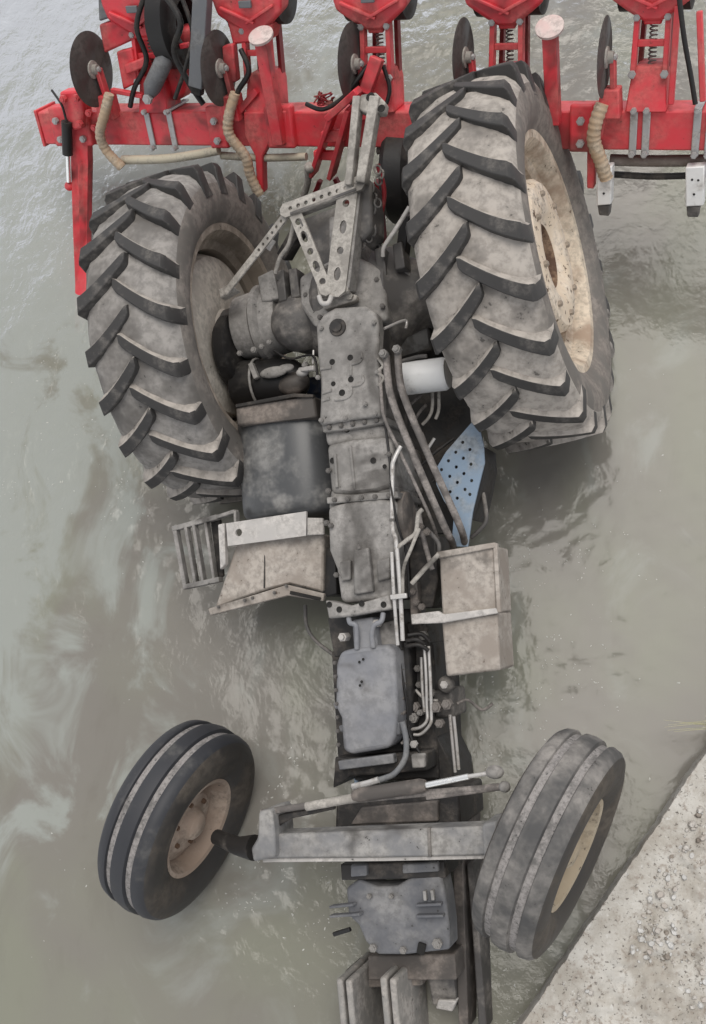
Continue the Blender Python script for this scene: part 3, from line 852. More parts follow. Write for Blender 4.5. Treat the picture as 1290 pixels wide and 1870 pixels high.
for q_ in range(7):
    t_ = (q_ + 0.5) / 7
    bolt(Vector((-0.154, -1.511, 0.272)).lerp(Vector((-0.172, -1.880, 0.252)), t_), 0.008, 'cast_dark', T, 0.012)
    bolt(Vector((0.085, -1.499, 0.105)).lerp(Vector((0.080, -1.885, 0.105)), t_), 0.009, 'pipe', T, 0.10)
for c_ in ((0.147, -0.755, 0.308), (0.150, -0.840, 0.303), (-0.110, -0.787, 0.303), (-0.113, -1.005, 0.312), (0.141, -1.010, 0.312), (0.109, -1.196, 0.302), (-0.109, -1.198, 0.302), (-0.198, -0.027, 0.200), (-0.084, 0.061, 0.222), (0.124, -0.030, 0.222), (0.150, -0.153, 0.255), (-0.117, -0.152, 0.262)):
    bolt(c_, 0.011, 'cast_dark', T, 0.014)
tube('wire', [(0.138, -0.625, 0.310), (0.148, -0.777, 0.315), (0.150, -0.906, 0.325), (0.159, -1.033, 0.310), (0.170, -1.137, 0.270), (0.159, -1.305, 0.240)], 0.005, 'black', T)
tube('wire', [(0.081, -1.490, 0.200), (0.091, -1.597, 0.200), (0.099, -1.724, 0.190), (0.096, -1.829, 0.180), (0.145, -1.911, 0.200)], 0.005, 'black', T)
tube('wire', [(-0.387, -0.217, 0.150), (-0.305, -0.271, 0.170), (-0.180, -0.291, 0.220), (-0.142, -0.401, 0.280)], 0.005, 'black', T)
slab('bell_casing', [(-0.214, -1.359, 0.180), (0.084, -1.346, 0.200), (0.100, -1.508, 0.200), (-0.197, -1.518, 0.180)], 0.4, 'soot', T)
slab('pan_neck', [(-0.075, -1.376, 0.270), (0.016, -1.370, 0.270), (0.028, -1.500, 0.280), (-0.072, -1.503, 0.280)], 0.12, 'pan', T, bevel=0.012, seg=3)
slab('starter_pad', [(0.018, -1.400, 0.220), (0.087, -1.388, 0.220), (0.088, -1.494, 0.220), (0.014, -1.507, 0.220)], 0.1, 'cast', T)
tube('breather_pipe', [(-0.074, -1.367, 0.300), (-0.065, -1.388, 0.310), (-0.043, -1.398, 0.310), (-0.045, -1.436, 0.300), (-0.053, -1.489, 0.290)], 0.010, 'pan', T)
tube('breather_pipe', [(0.069, -1.360, 0.300), (0.063, -1.389, 0.310), (0.033, -1.404, 0.310), (0.017, -1.440, 0.300), (0.015, -1.487, 0.290)], 0.010, 'pan', T)
bolt((-0.111, -1.440, 0.240), 0.018, 'pale_plate', T, 0.05)
bolt((0.026, -1.396, 0.240), 0.016, 'pale_plate', T, 0.03)

# --- engine
slab('engine_block', [(-0.19, -1.40, 0.08), (0.17, -1.40, 0.08), (0.17, -2.02, 0.08), (-0.19, -2.02, 0.08)], 0.48, 'soot', T, bevel=0.01)
pan = slab('oil_pan', [(-0.153, -1.541, 0.270), (-0.125, -1.495, 0.285), (-0.058, -1.484, 0.290), (0.080, -1.478, 0.285), (0.094, -1.509, 0.280), (0.087, -1.736, 0.275), (0.067, -1.829, 0.265), (0.038, -1.872, 0.255), (-0.036, -1.883, 0.250), (-0.128, -1.894, 0.250), (-0.159, -1.876, 0.250), (-0.152, -1.749, 0.265), (-0.170, -1.705, 0.270)], 0.20, 'pan', T, bevel=0.028, seg=4)
slab('pan_rail', [(-0.239, -1.497, 0.100), (0.053, -1.471, 0.100), (0.045, -1.905, 0.100), (-0.244, -1.942, 0.100)], 0.03, 'soot', T, bevel=0.004)
slab('pan_bracket', [(0.019, -1.781, 0.255), (0.086, -1.775, 0.255), (0.084, -1.825, 0.250), (0.022, -1.831, 0.250)], 0.10, 'steel_blue', T)
slab('pan_bracket', [(-0.191, -1.694, 0.240), (-0.134, -1.679, 0.250), (-0.132, -1.709, 0.250), (-0.183, -1.720, 0.240)], 0.06, 'pan', T)
slab('pan_bracket', [(-0.183, -1.786, 0.220), (-0.123, -1.773, 0.240), (-0.125, -1.798, 0.240), (-0.175, -1.812, 0.220)], 0.05, 'steel_blue', T)
tube('pan_seam', [(0.075, -1.606, 0.262), (0.084, -1.605, 0.130)], 0.006, 'pan', T, smooth=False)
for c_ in ((-0.048, -1.540, 0.286), (-0.031, -1.530, 0.287), (-0.053, -1.629, 0.285), (-0.045, -1.615, 0.285)):
    hole_cap(c_, 0.005, T)
slab('side_cover', [(0.066, -1.482, 0.180), (0.119, -1.473, 0.160), (0.102, -1.876, 0.140), (0.045, -1.895, 0.150)], 0.22, 'black', T, bevel=0.01)

# --- front support and axle
slab('front_support', [(-0.223, -1.909, 0.180), (-0.149, -1.913, 0.200), (0.168, -1.895, 0.200), (0.166, -1.969, 0.200), (-0.159, -1.986, 0.190), (-0.246, -2.034, 0.170)], 0.35, 'soot', T, bevel=0.008)
bar('cross_bar', (-0.181, -1.935, 0.230), (0.048, -1.913, 0.230), 0.035, 0.04, 'steel_blue', T)
slab('square_lug', [(0.108, -1.903, 0.220), (0.163, -1.901, 0.220), (0.160, -1.954, 0.220), (0.108, -1.957, 0.220)], 0.05, 'cast', T)
slab('side_frame', [(0.125, -1.834, 0.060), (0.173, -1.857, 0.060), (0.221, -1.974, 0.060), (0.225, -2.080, 0.060), (0.086, -2.078, 0.060), (0.102, -1.887, 0.060)], 0.3, 'black', T)
slab('axle_carrier', [(-0.189, -2.062, 0.280), (0.014, -2.036, 0.300), (0.304, -2.039, 0.280), (0.301, -2.165, 0.280), (0.004, -2.161, 0.300), (-0.201, -2.169, 0.280)], 0.35, 'soot', T, bevel=0.01)
slab('carrier_plate', [(-0.077, -2.085, 0.305), (0.229, -2.062, 0.305), (0.223, -2.137, 0.305), (-0.126, -2.148, 0.305)], 0.03, 'brown_band', T)
slab('front_axle', [(-0.446, -2.162, 0.420), (0.050, -2.144, 0.425), (0.470, -2.128, 0.430), (0.467, -2.228, 0.430), (0.042, -2.241, 0.425), (-0.457, -2.251, 0.420)], 0.11, 'beam', T, bevel=0.008)
slab('axle_lip', [(-0.458, -2.254, 0.400), (0.035, -2.244, 0.405), (0.427, -2.231, 0.410), (0.425, -2.246, 0.410), (0.034, -2.259, 0.405), (-0.459, -2.270, 0.400)], 0.05, 'pale_plate', T, bevel=0.003)
slab('axle_band', [(0.221, -2.135, 0.434), (0.233, -2.135, 0.434), (0.228, -2.237, 0.434), (0.216, -2.237, 0.434)], 0.02, 'cast_dark', T, bevel=0.002)
slab('king_pin_housing', [(-0.433, -2.069, 0.460), (-0.378, -2.059, 0.460), (-0.372, -2.145, 0.460), (-0.374, -2.237, 0.460), (-0.474, -2.257, 0.450), (-0.480, -2.208, 0.450), (-0.445, -2.166, 0.460)], 0.18, 'beam', T, bevel=0.010)
slab('king_pin_housing', [(0.430, -2.117, 0.460), (0.485, -2.107, 0.460), (0.482, -2.227, 0.460), (0.427, -2.233, 0.460)], 0.18, 'beam', T, bevel=0.010)
Mesh().add(*tube_vf([(-0.511, -2.224, 0.360), (-0.593, -2.222, 0.340), (-0.710, -2.195, 0.300)], [0.05, 0.036, 0.030], 14)).build('spindle', 'soot', T)
Mesh().add(*tube_vf([(0.457, -2.194, 0.400), (0.574, -2.185, 0.440)], 0.035, 14)).build('spindle', 'soot', T)
tube('tie_rod', [(-0.440, -2.080, 0.420), (-0.161, -2.046, 0.420), (0.185, -2.018, 0.420), (0.513, -1.997, 0.420)], 0.013, 'pipe', T)
tube('steering_rod', [(-0.242, -2.056, 0.440), (-0.020, -2.022, 0.440)], 0.017, 'link', T)
Mesh().add(*tube_vf([(-0.046, -2.015, 0.455), (-0.024, -2.014, 0.455), (0.215, -1.984, 0.455), (0.236, -1.982, 0.455)], [0.018, 0.026, 0.026, 0.02], 14)).build('steering_cylinder', 'brown_band', T)
tube('cylinder_rod', [(0.236, -1.982, 0.455), (0.396, -1.954, 0.455)], 0.011, 'chrome', T, smooth=False)
tube('steering_rod', [(0.396, -1.954, 0.455), (0.493, -1.941, 0.455)], 0.008, 'silver', T, smooth=False)
slab('steering_arm', [(0.220, -2.009, 0.430), (0.493, -1.986, 0.430), (0.501, -2.009, 0.430), (0.223, -2.040, 0.430)], 0.03, 'pipe', T)
slab('steering_arm', [(-0.443, -2.115, 0.410), (-0.348, -2.083, 0.410), (-0.144, -2.056, 0.410), (-0.140, -2.072, 0.410), (-0.327, -2.107, 0.410), (-0.399, -2.147, 0.410)], 0.02, 'soot', T)
ball('ball_joint', (0.491, -1.941, 0.455), 0.027, 'cast', T, (1.2, 0.9, 0.8))
ball('ball_joint', (0.518, -1.994, 0.440), 0.020, 'cast', T)
tube('steering_hose', [(0.102, -1.774, 0.270), (0.112, -1.840, 0.270), (0.105, -1.909, 0.280), (0.068, -1.960, 0.300), (0.033, -1.974, 0.340), (0.001, -1.980, 0.360)], 0.011, 'grey_plastic', T)
tube('hose_fitting', [(0.023, -1.974, 0.360), (-0.021, -1.986, 0.360), (-0.086, -1.999, 0.350)], 0.012, 'silver', T)
bolt((0.115, -1.868, 0.180), 0.015, 'pale_plate', T, 0.02)

# --- nose: bolster plate, hood underside, weights
slab('nose_beam', [(-0.189, -2.300, 0.280), (0.228, -2.284, 0.280), (0.227, -2.346, 0.280), (-0.189, -2.361, 0.280)], 0.3, 'soot', T)
slab('nose_block', [(-0.140, -2.299, 0.300), (-0.073, -2.296, 0.300), (-0.076, -2.338, 0.300), (-0.143, -2.344, 0.300)], 0.05, 'steel_blue', T)
slab('nose_block', [(0.069, -2.293, 0.300), (0.208, -2.285, 0.300), (0.210, -2.318, 0.300), (0.066, -2.328, 0.300)], 0.05, 'steel_blue', T)
slab('bolster', [(-0.177, -2.392, 0.270), (-0.119, -2.356, 0.280), (-0.043, -2.383, 0.280), (0.036, -2.377, 0.280), (0.095, -2.345, 0.280), (0.211, -2.331, 0.280), (0.221, -2.417, 0.280), (0.225, -2.514, 0.280), (0.218, -2.604, 0.270), (0.042, -2.629, 0.270), (-0.067, -2.633, 0.270), (-0.112, -2.587, 0.270), (-0.136, -2.528, 0.270), (-0.176, -2.493, 0.270)], 0.12, 'steel_blue', T, bevel=0.012, seg=3)
for p0, p1 in (((-0.250, -2.466, 0.250), (-0.137, -2.444, 0.290)), ((-0.253, -2.501, 0.250), (-0.113, -2.478, 0.290)), ((0.112, -2.440, 0.292), (0.210, -2.433, 0.292)), ((0.109, -2.479, 0.292), (0.215, -2.474, 0.292))):
    bar('cooling_rib', p0, p1, 0.010, 0.03, 'steel_blue', T, bevel=0.003)
bar('vent_strip', (0.147, -2.388, 0.292), (0.148, -2.423, 0.292), 0.012, 0.02, 'beam', T, 0.002)
bar('vent_strip', (0.176, -2.385, 0.292), (0.178, -2.421, 0.292), 0.012, 0.02, 'beam', T, 0.002)
bar('loose_rod', (-0.262, -2.579, 0.220), (-0.183, -2.552, 0.240), 0.016, 0.016, 'black', T, 0.003)
for c_, r_ in (((-0.075, -2.602, 0.283), .016), ((0.044, -2.605, 0.283), .014), ((0.179, -2.576, 0.285), .020), ((-0.075, -2.414, 0.285), .010), ((0.013, -2.412, 0.285), .010)):
    bolt(c_, r_, 'cast', T, 0.014)
bar('nose_slot_shade', (0.120, -2.578, 0.286), (0.107, -2.619, 0.282), 0.03, 0.015, 'hole_shade', T, 0.004)
slab('nose_skirt', [(-0.151, -2.675, 0.160), (0.200, -2.652, 0.160), (0.200, -2.747, 0.160), (-0.158, -2.765, 0.160)], 0.3, 'brown_band', T)
slab('grille_block', [(0.058, -2.696, 0.100), (0.167, -2.684, 0.100), (0.162, -2.862, 0.060), (0.063, -2.884, 0.060)], 0.25, 'cast_dark', T, bevel=0.008)
slab('grille_block', [(0.094, -2.851, 0.080), (0.168, -2.851, 0.080), (0.141, -2.900, 0.060), (0.074, -2.892, 0.060)], 0.1, 'pale_plate', T, bevel=0.006)
# suitcase weights
for i, (c_) in enumerate(((-0.219, -2.718, 0.300), (-0.182, -2.720, 0.300), (-0.042, -2.704, 0.300), (-0.005, -2.708, 0.300))):
    u0, v0 = c_[0], c_[1]
    slab('front_weight', [(u0 - 0.013, v0, 0.30), (u0 + 0.013, v0, 0.30), (u0 + 0.013, v0 - 0.34, 0.28), (u0 - 0.013, v0 - 0.34, 0.28)], 0.34, 'weight', T, bevel=0.010, seg=3)
slab('weight_carrier', [(-0.269, -2.746, 0.120), (0.051, -2.719, 0.120), (0.050, -2.788, 0.120), (-0.270, -2.816, 0.120)], 0.2, 'brown_band', T)
# hood panels (upside down, sinking into the water)
slab('hood_side', [(0.207, -2.084, 0.060), (0.247, -2.084, 0.060), (0.223, -2.396, 0.040), (0.195, -2.968, 0.040), (0.156, -2.971, 0.040), (0.183, -2.397, 0.040)], 0.75, 'brown_band', T, bevel=0.004)
slab('hood_side', [(0.235, -2.349, 0.020), (0.262, -2.346, 0.020), (0.256, -2.653, 0.000), (0.258, -2.979, 0.000), (0.223, -2.981, 0.000), (0.229, -2.654, 0.000)], 0.6, 'cast_dark', T, bevel=0.006)
slab('hood_side', [(-0.27, -1.5, -0.12), (-0.25, -1.5, -0.12), (-0.25, -3.0, -0.12), (-0.27, -3.0, -0.12)], 0.55, 'blue', T)
slab('hood_top', [(-0.27, -1.5, -0.67), (0.10, -1.5, -0.67), (0.10, -3.0, -0.67), (-0.27, -3.0, -0.67)], 0.03, 'blue', T)

# --- fuel tank side
tv, tf = [], []
rings = [(-0.452, 0.80), (-0.462, 0.92), (-0.480, 0.985), (-0.51, 1.0), (-0.86, 1.0), (-0.895, 0.985), (-0.915, 0.93), (-0.927, 0.82)]
NK = 40
for v0_, sc_ in rings:
    for k in range(NK):
        a = 2 * math.pi * k / NK
        cu_, su_ = math.cos(a), math.sin(a)
        e_ = 0.72
        tv.append((-0.405 + 0.222 * sc_ * math.copysign(abs(cu_) ** e_, cu_), v0_, -0.015 + 0.185 * sc_ * math.copysign(abs(su_) ** e_, su_)))
for i in range(len(rings) - 1):
    for k in range(NK):
        tf.append((i * NK + k, i * NK + (k + 1) % NK, (i + 1) * NK + (k + 1) % NK, (i + 1) * NK + k))
tf += [tuple(range(NK)), tuple((len(rings) - 1) * NK + k for k in range(NK))]
make_obj('fuel_tank', tv, tf, 'tank', T, smooth=60)
slab('tank_band', [(-0.564, -0.440, 0.190), (-0.291, -0.436, 0.200), (-0.208, -0.443, 0.170), (-0.200, -0.536, 0.170), (-0.290, -0.535, 0.200), (-0.564, -0.525, 0.190)], 0.34, 'brown_band', T, bevel=0.010)
slab('tank_clamp', [(-0.558, -0.433, 0.200), (-0.283, -0.430, 0.210), (-0.208, -0.440, 0.180), (-0.209, -0.454, 0.180), (-0.284, -0.446, 0.210), (-0.559, -0.450, 0.200)], 0.03, 'soot', T, bevel=0.003)
Mesh().add(*tube_vf([(-0.655, -0.299, 0.000), (-0.638, -0.301, 0.000), (-0.606, -0.304, 0.000), (-0.466, -0.313, 0.000), (-0.361, -0.320, 0.000), (-0.319, -0.321, 0.000)], [0.070, 0.098, 0.108, 0.104, 0.092, 0.06], 28)).build('air_cleaner', 'black', T)
ball('mud_clod', (-0.349, -0.348, 0.060), 0.07, 'brown_band', T, (1.1, 0.7, 0.6))
tube('cleaner_band', [Vector((-0.521, -0.314, 0.020)) + Vector((0, 0.108 * math.cos(q * math.pi / 12), 0.108 * math.sin(q * math.pi / 12))) for q in range(25)], 0.006, 'cast', T, smooth=False)
ball('mud_clod', (-0.405, -0.304, 0.125), 0.05, 'cast', T, (1.3, 0.5, 0.35))
ball('mud_clod', (-0.348, -0.295, 0.125), 0.03, 'cast', T, (1.3, 0.6, 0.4))
bar('cleaner_fin', (-0.511, -0.248, 0.120), (-0.487, -0.319, 0.120), 0.022, 0.03, 'cast', T)
# bracket and battery box
fr_, L_ = strip_frame((-0.602, -0.983, 0.235), (-0.277, -0.976, 0.235))
holed_plate('bracket_plate', [(-0.01, -0.050), (L_ + 0.02, -0.050), (L_ + 0.03, 0.048), (-0.01, 0.045)], [(0.045, 0.0, 0.016)], 0.014, 'pale_plate', T, fr_)
slab('bracket_corner', [(-0.271, -0.950, 0.235), (-0.199, -0.956, 0.190), (-0.201, -1.023, 0.185), (-0.276, -1.023, 0.235)], 0.015, 'pale_plate', T, bevel=0.004)
bx = Mesh().add(*slab_vf([(-0.608, -1.018, 0.170), (-0.457, -1.014, 0.200), (-0.345, -1.009, 0.200), (-0.215, -1.015, 0.150), (-0.242, -1.255, 0.140), (-0.359, -1.210, 0.200), (-0.477, -1.227, 0.190), (-0.758, -1.283, 0.120)], 0.30, 0.06)).build('battery_box', 'tan_box', T, bevel=0.010)
bar('box_seam', (-0.456, -1.021, 0.203), (-0.479, -1.218, 0.195), 0.006, 0.006, 'soot', T, 0.001)
slab('box_flange', [(-0.767, -1.282, 0.160), (-0.593, -1.254, 0.190), (-0.365, -1.214, 0.220), (-0.225, -1.261, 0.170), (-0.232, -1.291, 0.170), (-0.368, -1.258, 0.210), (-0.601, -1.290, 0.180), (-0.761, -1.311, 0.155)], 0.022, 'tan_box', T, bevel=0.004)
bar('flange_slot_shade', (-0.352, -1.246, 0.222), (-0.239, -1.282, 0.175), 0.014, 0.012, 'hole_shade', T, 0.002)
for c_ in ((-0.706, -1.278, 0.175), (-0.571, -1.260, 0.193), (-0.533, -1.254, 0.197), (-0.424, -1.241, 0.213), (-0.363, -1.219, 0.225)):
    bolt(c_, 0.007, 'cast_dark', T, 0.008)
slab('box_post', [(-0.664, -0.937, 0.220), (-0.633, -0.933, 0.220), (-0.650, -1.103, 0.200), (-0.682, -1.123, 0.190)], 0.03, 'pale_plate', T, bevel=0.004)
tube('drain_hose', [(-0.364, -1.297, 0.050), (-0.365, -1.378, 0.050), (-0.332, -1.444, 0.050), (-0.246, -1.512, 0.060)], 0.008, 'cast_dark', T)
# step cage
for p0, p1, w_ in (((-0.947, -0.918, 0.100), (-0.705, -0.893, 0.130), .022), ((-0.705, -0.893, 0.130), (-0.609, -0.881, 0.150), .016), ((-0.931, -1.175, 0.060), (-0.734, -1.158, 0.090), .022), ((-0.936, -0.924, 0.100), (-0.923, -1.175, 0.060), .020), ((-0.875, -0.917, 0.110), (-0.865, -1.171, 0.070), .014), ((-0.833, -0.912, 0.115), (-0.824, -1.167, 0.075), .014), ((-0.771, -0.907, 0.120), (-0.766, -1.160, 0.080), .014), ((-0.609, -0.881, 0.150), (-0.606, -0.943, 0.160), .012)):
    bar('step_bar', p0, p1, w_, 0.035, 'cast', T, 0.003)
slab('step_plate', [(-0.771, -0.902, 0.090), (-0.722, -0.898, 0.090), (-0.739, -1.143, 0.060), (-0.766, -1.155, 0.060)], 0.02, 'soot', T)
# dark slab added for the shaded gap beside the gearbox
slab('side_gap_shade', [(-0.249, -1.069, 0.120), (-0.183, -1.075, 0.120), (-0.188, -1.266, 0.120), (-0.252, -1.272, 0.120)], 0.2, 'black', T)

# --- right side: filter, hoses, step, tool box
slab('cab_floor', [(0.128, -0.304, -0.060), (0.343, -0.424, -0.100), (0.394, -0.595, -0.100), (0.318, -0.839, -0.100), (0.265, -1.051, -0.100), (0.117, -1.037, -0.080), (0.065, -0.719, -0.060), (0.058, -0.439, -0.040)], 0.06, 'soot', T, bevel=0.004)
Mesh().add(*tube_vf([(0.176, -0.433, 0.170), (0.185, -0.435, 0.170), (0.354, -0.441, 0.170), (0.367, -0.441, 0.170)], [0.058, 0.066, 0.066, 0.058], 28)).build('oil_filter', 'white_paint', T)
tube('filter_bracket', [(0.171, -0.372, 0.200), (0.252, -0.363, 0.200), (0.297, -0.366, 0.200)], 0.008, 'cast_dark', T)
for pts in ([(0.176, -0.377, 0.340), (0.175, -0.463, 0.340), (0.184, -0.560, 0.330), (0.237, -0.774, 0.280), (0.311, -1.046, 0.200), (0.308, -1.100, 0.100), (0.285, -1.137, 0.000)], [(0.223, -0.367, 0.340), (0.222, -0.471, 0.340), (0.237, -0.567, 0.330), (0.293, -0.779, 0.270), (0.359, -1.024, 0.180), (0.352, -1.092, 0.080), (0.326, -1.140, -0.020)]):
    tube('hydraulic_hose', pts, 0.0145, 'pipe', T)
for c_ in ((0.173, -0.373, 0.345), (0.228, -0.365, 0.345)):
    bolt(c_, 0.017, 'cast', T, 0.03)
tube('thin_pipe', [(0.144, -0.418, 0.335), (0.141, -0.565, 0.335), (0.149, -0.630, 0.330), (0.195, -0.771, 0.300), (0.255, -0.984, 0.220), (0.251, -1.083, 0.100)], 0.007, 'pipe', T)
tube('thin_pipe', [(0.138, -0.380, 0.335), (0.159, -0.413, 0.340), (0.133, -0.434, 0.335), (0.158, -0.460, 0.340), (0.133, -0.488, 0.335)], 0.006, 'link', T)
tube('steel_pipe', [(0.195, -0.729, 0.310), (0.167, -0.780, 0.320), (0.157, -0.822, 0.320), (0.140, -1.032, 0.320), (0.150, -1.096, 0.320), (0.147, -1.283, 0.310), (0.139, -1.469, 0.300)], 0.0085, 'silver', T)
tube('steel_pipe', [(0.131, -1.132, 0.325), (0.125, -1.271, 0.320), (0.118, -1.484, 0.300)], 0.007, 'silver', T)
tube('steel_pipe', [(0.144, -1.122, 0.320), (0.194, -1.089, 0.310), (0.225, -1.064, 0.300), (0.240, -0.999, 0.300), (0.259, -0.980, 0.300)], 0.0085, 'link', T)
tube('steel_pipe', [(0.156, -1.305, 0.310), (0.167, -1.201, 0.310), (0.206, -1.122, 0.310), (0.240, -1.051, 0.300)], 0.007, 'link', T)
tube('steel_pipe', [(0.185, -1.257, 0.280), (0.237, -1.206, 0.270), (0.297, -1.153, 0.260)], 0.0095, 'link', T, smooth=False)
slab('pipe_clip', [(0.113, -1.293, 0.335), (0.179, -1.292, 0.335), (0.179, -1.311, 0.335), (0.114, -1.312, 0.335)], 0.015, 'silver', T, bevel=0.003)
v_, f_ = lathe_vf([(-0.02, 0.0005), (-0.02, 0.09), (0.0, 0.105), (0.02, 0.10), (0.025, 0.06), (0.03, 0.0005)], 28)
pu = make_obj('clutch_cover', [(a, b, c * 0.9) for a, b, c in v_], f_, 'brown_band', T)
pu.location = (0.154, -0.993, 0.200)
slab('cab_mount', [(0.134, -1.073, 0.120), (0.247, -1.062, 0.120), (0.243, -1.246, 0.120), (0.211, -1.352, 0.120), (0.125, -1.349, 0.120)], 0.2, 'soot', T)
slab('mount_leg', [(0.148, -1.250, 0.200), (0.182, -1.247, 0.200), (0.173, -1.412, 0.200), (0.142, -1.414, 0.200)], 0.05, 'brown_band', T)
tube('lever', [(0.222, -0.981, 0.240), (0.230, -1.046, 0.240), (0.235, -1.120, 0.220), (0.254, -1.207, 0.220)], 0.010, 'pipe', T)
tube('lever', [(0.247, -1.048, 0.240), (0.285, -1.104, 0.220), (0.286, -1.146, 0.220)], 0.009, 'cast_dark', T)
for c_ in ((0.233, -1.041, 0.250), (0.258, -1.065, 0.250), (0.182, -1.327, 0.220), (0.203, -1.346, 0.220), (0.172, -1.284, 0.220)):
    bolt(c_, 0.014, 'brown_band', T, 0.02)
for pts, mt_ in (([(0.279, -0.454, 0.100), (0.268, -0.543, 0.080), (0.247, -0.583, 0.070), (0.214, -0.607, 0.060)], 'link'), ([(0.306, -0.458, 0.100), (0.294, -0.554, 0.080), (0.274, -0.594, 0.070)], 'link'), ([(0.164, -0.605, 0.050), (0.202, -0.559, 0.060), (0.241, -0.534, 0.080)], 'pipe'), ([(0.219, -0.720, 0.060), (0.260, -0.670, 0.060)], 'silver'), ([(0.204, -0.638, 0.050), (0.218, -0.685, 0.050), (0.210, -0.729, 0.050)], 'pipe'), ([(0.162, -0.518, 0.050), (0.220, -0.482, 0.060)], 'pipe'), ([(0.230, -0.843, 0.040), (0.288, -0.804, 0.030), (0.333, -0.786, 0.020)], 'soot'), ([(0.164, -0.790, 0.040), (0.239, -0.732, 0.040), (0.331, -0.673, 0.020)], 'soot')):
    tube('linkage', pts, 0.007, mt_, T)
HOLES = [(0.403, -0.736, 0.060), (0.344, -0.739, 0.060), (0.311, -0.770, 0.060), (0.373, -0.767, 0.060), (0.402, -0.795, 0.060), (0.279, -0.802, 0.060), (0.341, -0.799, 0.060), (0.370, -0.829, 0.060), (0.311, -0.833, 0.060), (0.399, -0.861, 0.060), (0.340, -0.861, 0.060), (0.283, -0.863, 0.060), (0.369, -0.893, 0.060), (0.307, -0.895, 0.060), (0.387, -0.915, 0.060), (0.334, -0.924, 0.060), (0.376, -0.703, 0.060)]
OUT = [(0.419, -0.629, 0.060), (0.449, -0.646, 0.060), (0.460, -0.723, 0.060), (0.458, -0.796, 0.060), (0.428, -0.880, 0.060), (0.392, -0.986, 0.060), (0.362, -1.121, 0.060), (0.295, -1.114, 0.060), (0.315, -0.988, 0.060), (0.279, -0.929, 0.060), (0.253, -0.859, 0.060), (0.254, -0.799, 0.060), (0.305, -0.732, 0.060)]
holed_plate('step_plate', [p[:2] for p in OUT], [(p[0], p[1], 0.007) for p in HOLES], 0.01, 'blue', T, Matrix.Translation((0, 0, 0.06)))
slab('step_skirt', [(0.456, -0.727, 0.045), (0.455, -0.804, 0.040), (0.428, -0.900, 0.040), (0.389, -1.017, 0.040), (0.381, -1.016, 0.045), (0.422, -0.878, 0.050)], 0.20, 'black', T, bevel=0.003)
tube('hand_rail', [(0.359, -1.082, 0.000), (0.397, -1.055, 0.000), (0.428, -1.018, 0.000), (0.429, -0.952, 0.000), (0.424, -0.907, 0.000)], 0.009, 'cast_dark', T)
# tool box
slab('tool_box', [(0.286, -1.146, 0.220), (0.502, -1.138, 0.220), (0.492, -1.388, 0.210), (0.275, -1.393, 0.210)], 0.24, 'tan_box', T, bevel=0.008)
slab('tool_box', [(0.269, -1.397, 0.205), (0.489, -1.388, 0.205), (0.481, -1.605, 0.200), (0.268, -1.618, 0.200)], 0.24, 'tan_box', T, bevel=0.010)
slab('box_rim', [(0.278, -1.142, 0.235), (0.511, -1.127, 0.235), (0.511, -1.147, 0.235), (0.284, -1.168, 0.235)], 0.03, 'tan_box', T, bevel=0.004)
slab('box_rim', [(0.502, -1.130, 0.232), (0.518, -1.131, 0.232), (0.508, -1.389, 0.225), (0.491, -1.392, 0.225)], 0.03, 'tan_box', T, bevel=0.004)
slab('box_strap', [(0.157, -1.372, 0.235), (0.267, -1.367, 0.235), (0.288, -1.381, 0.235), (0.492, -1.372, 0.230), (0.498, -1.393, 0.230), (0.281, -1.414, 0.235), (0.158, -1.410, 0.235)], 0.025, 'pale_plate', T, bevel=0.004)
# injection pump and pipes beside the engine
slab('injection_pump', [(0.085, -1.497, 0.050), (0.179, -1.485, 0.050), (0.174, -1.742, 0.030), (0.086, -1.825, 0.030)], 0.3, 'soot', T, bevel=0.012)
slab('pump_head', [(0.167, -1.677, 0.080), (0.251, -1.672, 0.080), (0.246, -1.785, 0.060), (0.168, -1.786, 0.060)], 0.2, 'cast_dark', T, bevel=0.012)
ball('pump_cap', (0.236, -1.653, 0.100), 0.034, 'cast_dark', T)
bolt((0.240, -1.651, 0.130), 0.016, 'pale_plate', T, 0.015)
for pts in ([(0.178, -1.494, 0.160), (0.176, -1.604, 0.160), (0.166, -1.730, 0.150), (0.162, -1.783, 0.150), (0.133, -1.809, 0.150), (0.093, -1.817, 0.140)], [(0.196, -1.499, 0.160), (0.192, -1.626, 0.160), (0.182, -1.752, 0.150), (0.174, -1.798, 0.150), (0.132, -1.835, 0.140), (0.100, -1.838, 0.140)], [(0.150, -1.541, 0.120), (0.144, -1.669, 0.120), (0.146, -1.754, 0.120)], [(0.241, -1.770, 0.100), (0.239, -1.866, 0.090), (0.238, -1.993, 0.080)], [(0.256, -1.777, 0.100), (0.255, -1.866, 0.090), (0.253, -1.983, 0.080)], [(0.110, -1.669, 0.100), (0.145, -1.701, 0.110), (0.197, -1.715, 0.100)]):
    tube('fuel_pipe', pts, 0.0065, 'silver', T)
for pts in ([(0.119, -1.471, 0.200), (0.164, -1.470, 0.200), (0.185, -1.489, 0.180)], [(0.117, -1.493, 0.200), (0.169, -1.491, 0.200), (0.200, -1.515, 0.180)], [(0.127, -1.451, 0.200), (0.177, -1.450, 0.180), (0.201, -1.482, 0.160)]):
    tube('fuel_pipe', pts, 0.008, 'soot', T)
random.seed(3)
for c_ in ((0.129, -1.584, 0.100), (0.105, -1.733, 0.100), (0.130, -1.755, 0.100), (0.183, -1.681, 0.120), (0.201, -1.735, 0.120), (0.203, -1.800, 0.100), (0.130, -1.648, 0.100), (0.243, -1.727, 0.110), (0.175, -1.456, 0.140), (0.101, -1.773, 0.120)):
    bolt(c_, random.uniform(0.012, 0.022), random.choice(('cast', 'pipe', 'cast_dark')), T, random.uniform(0.02, 0.04))
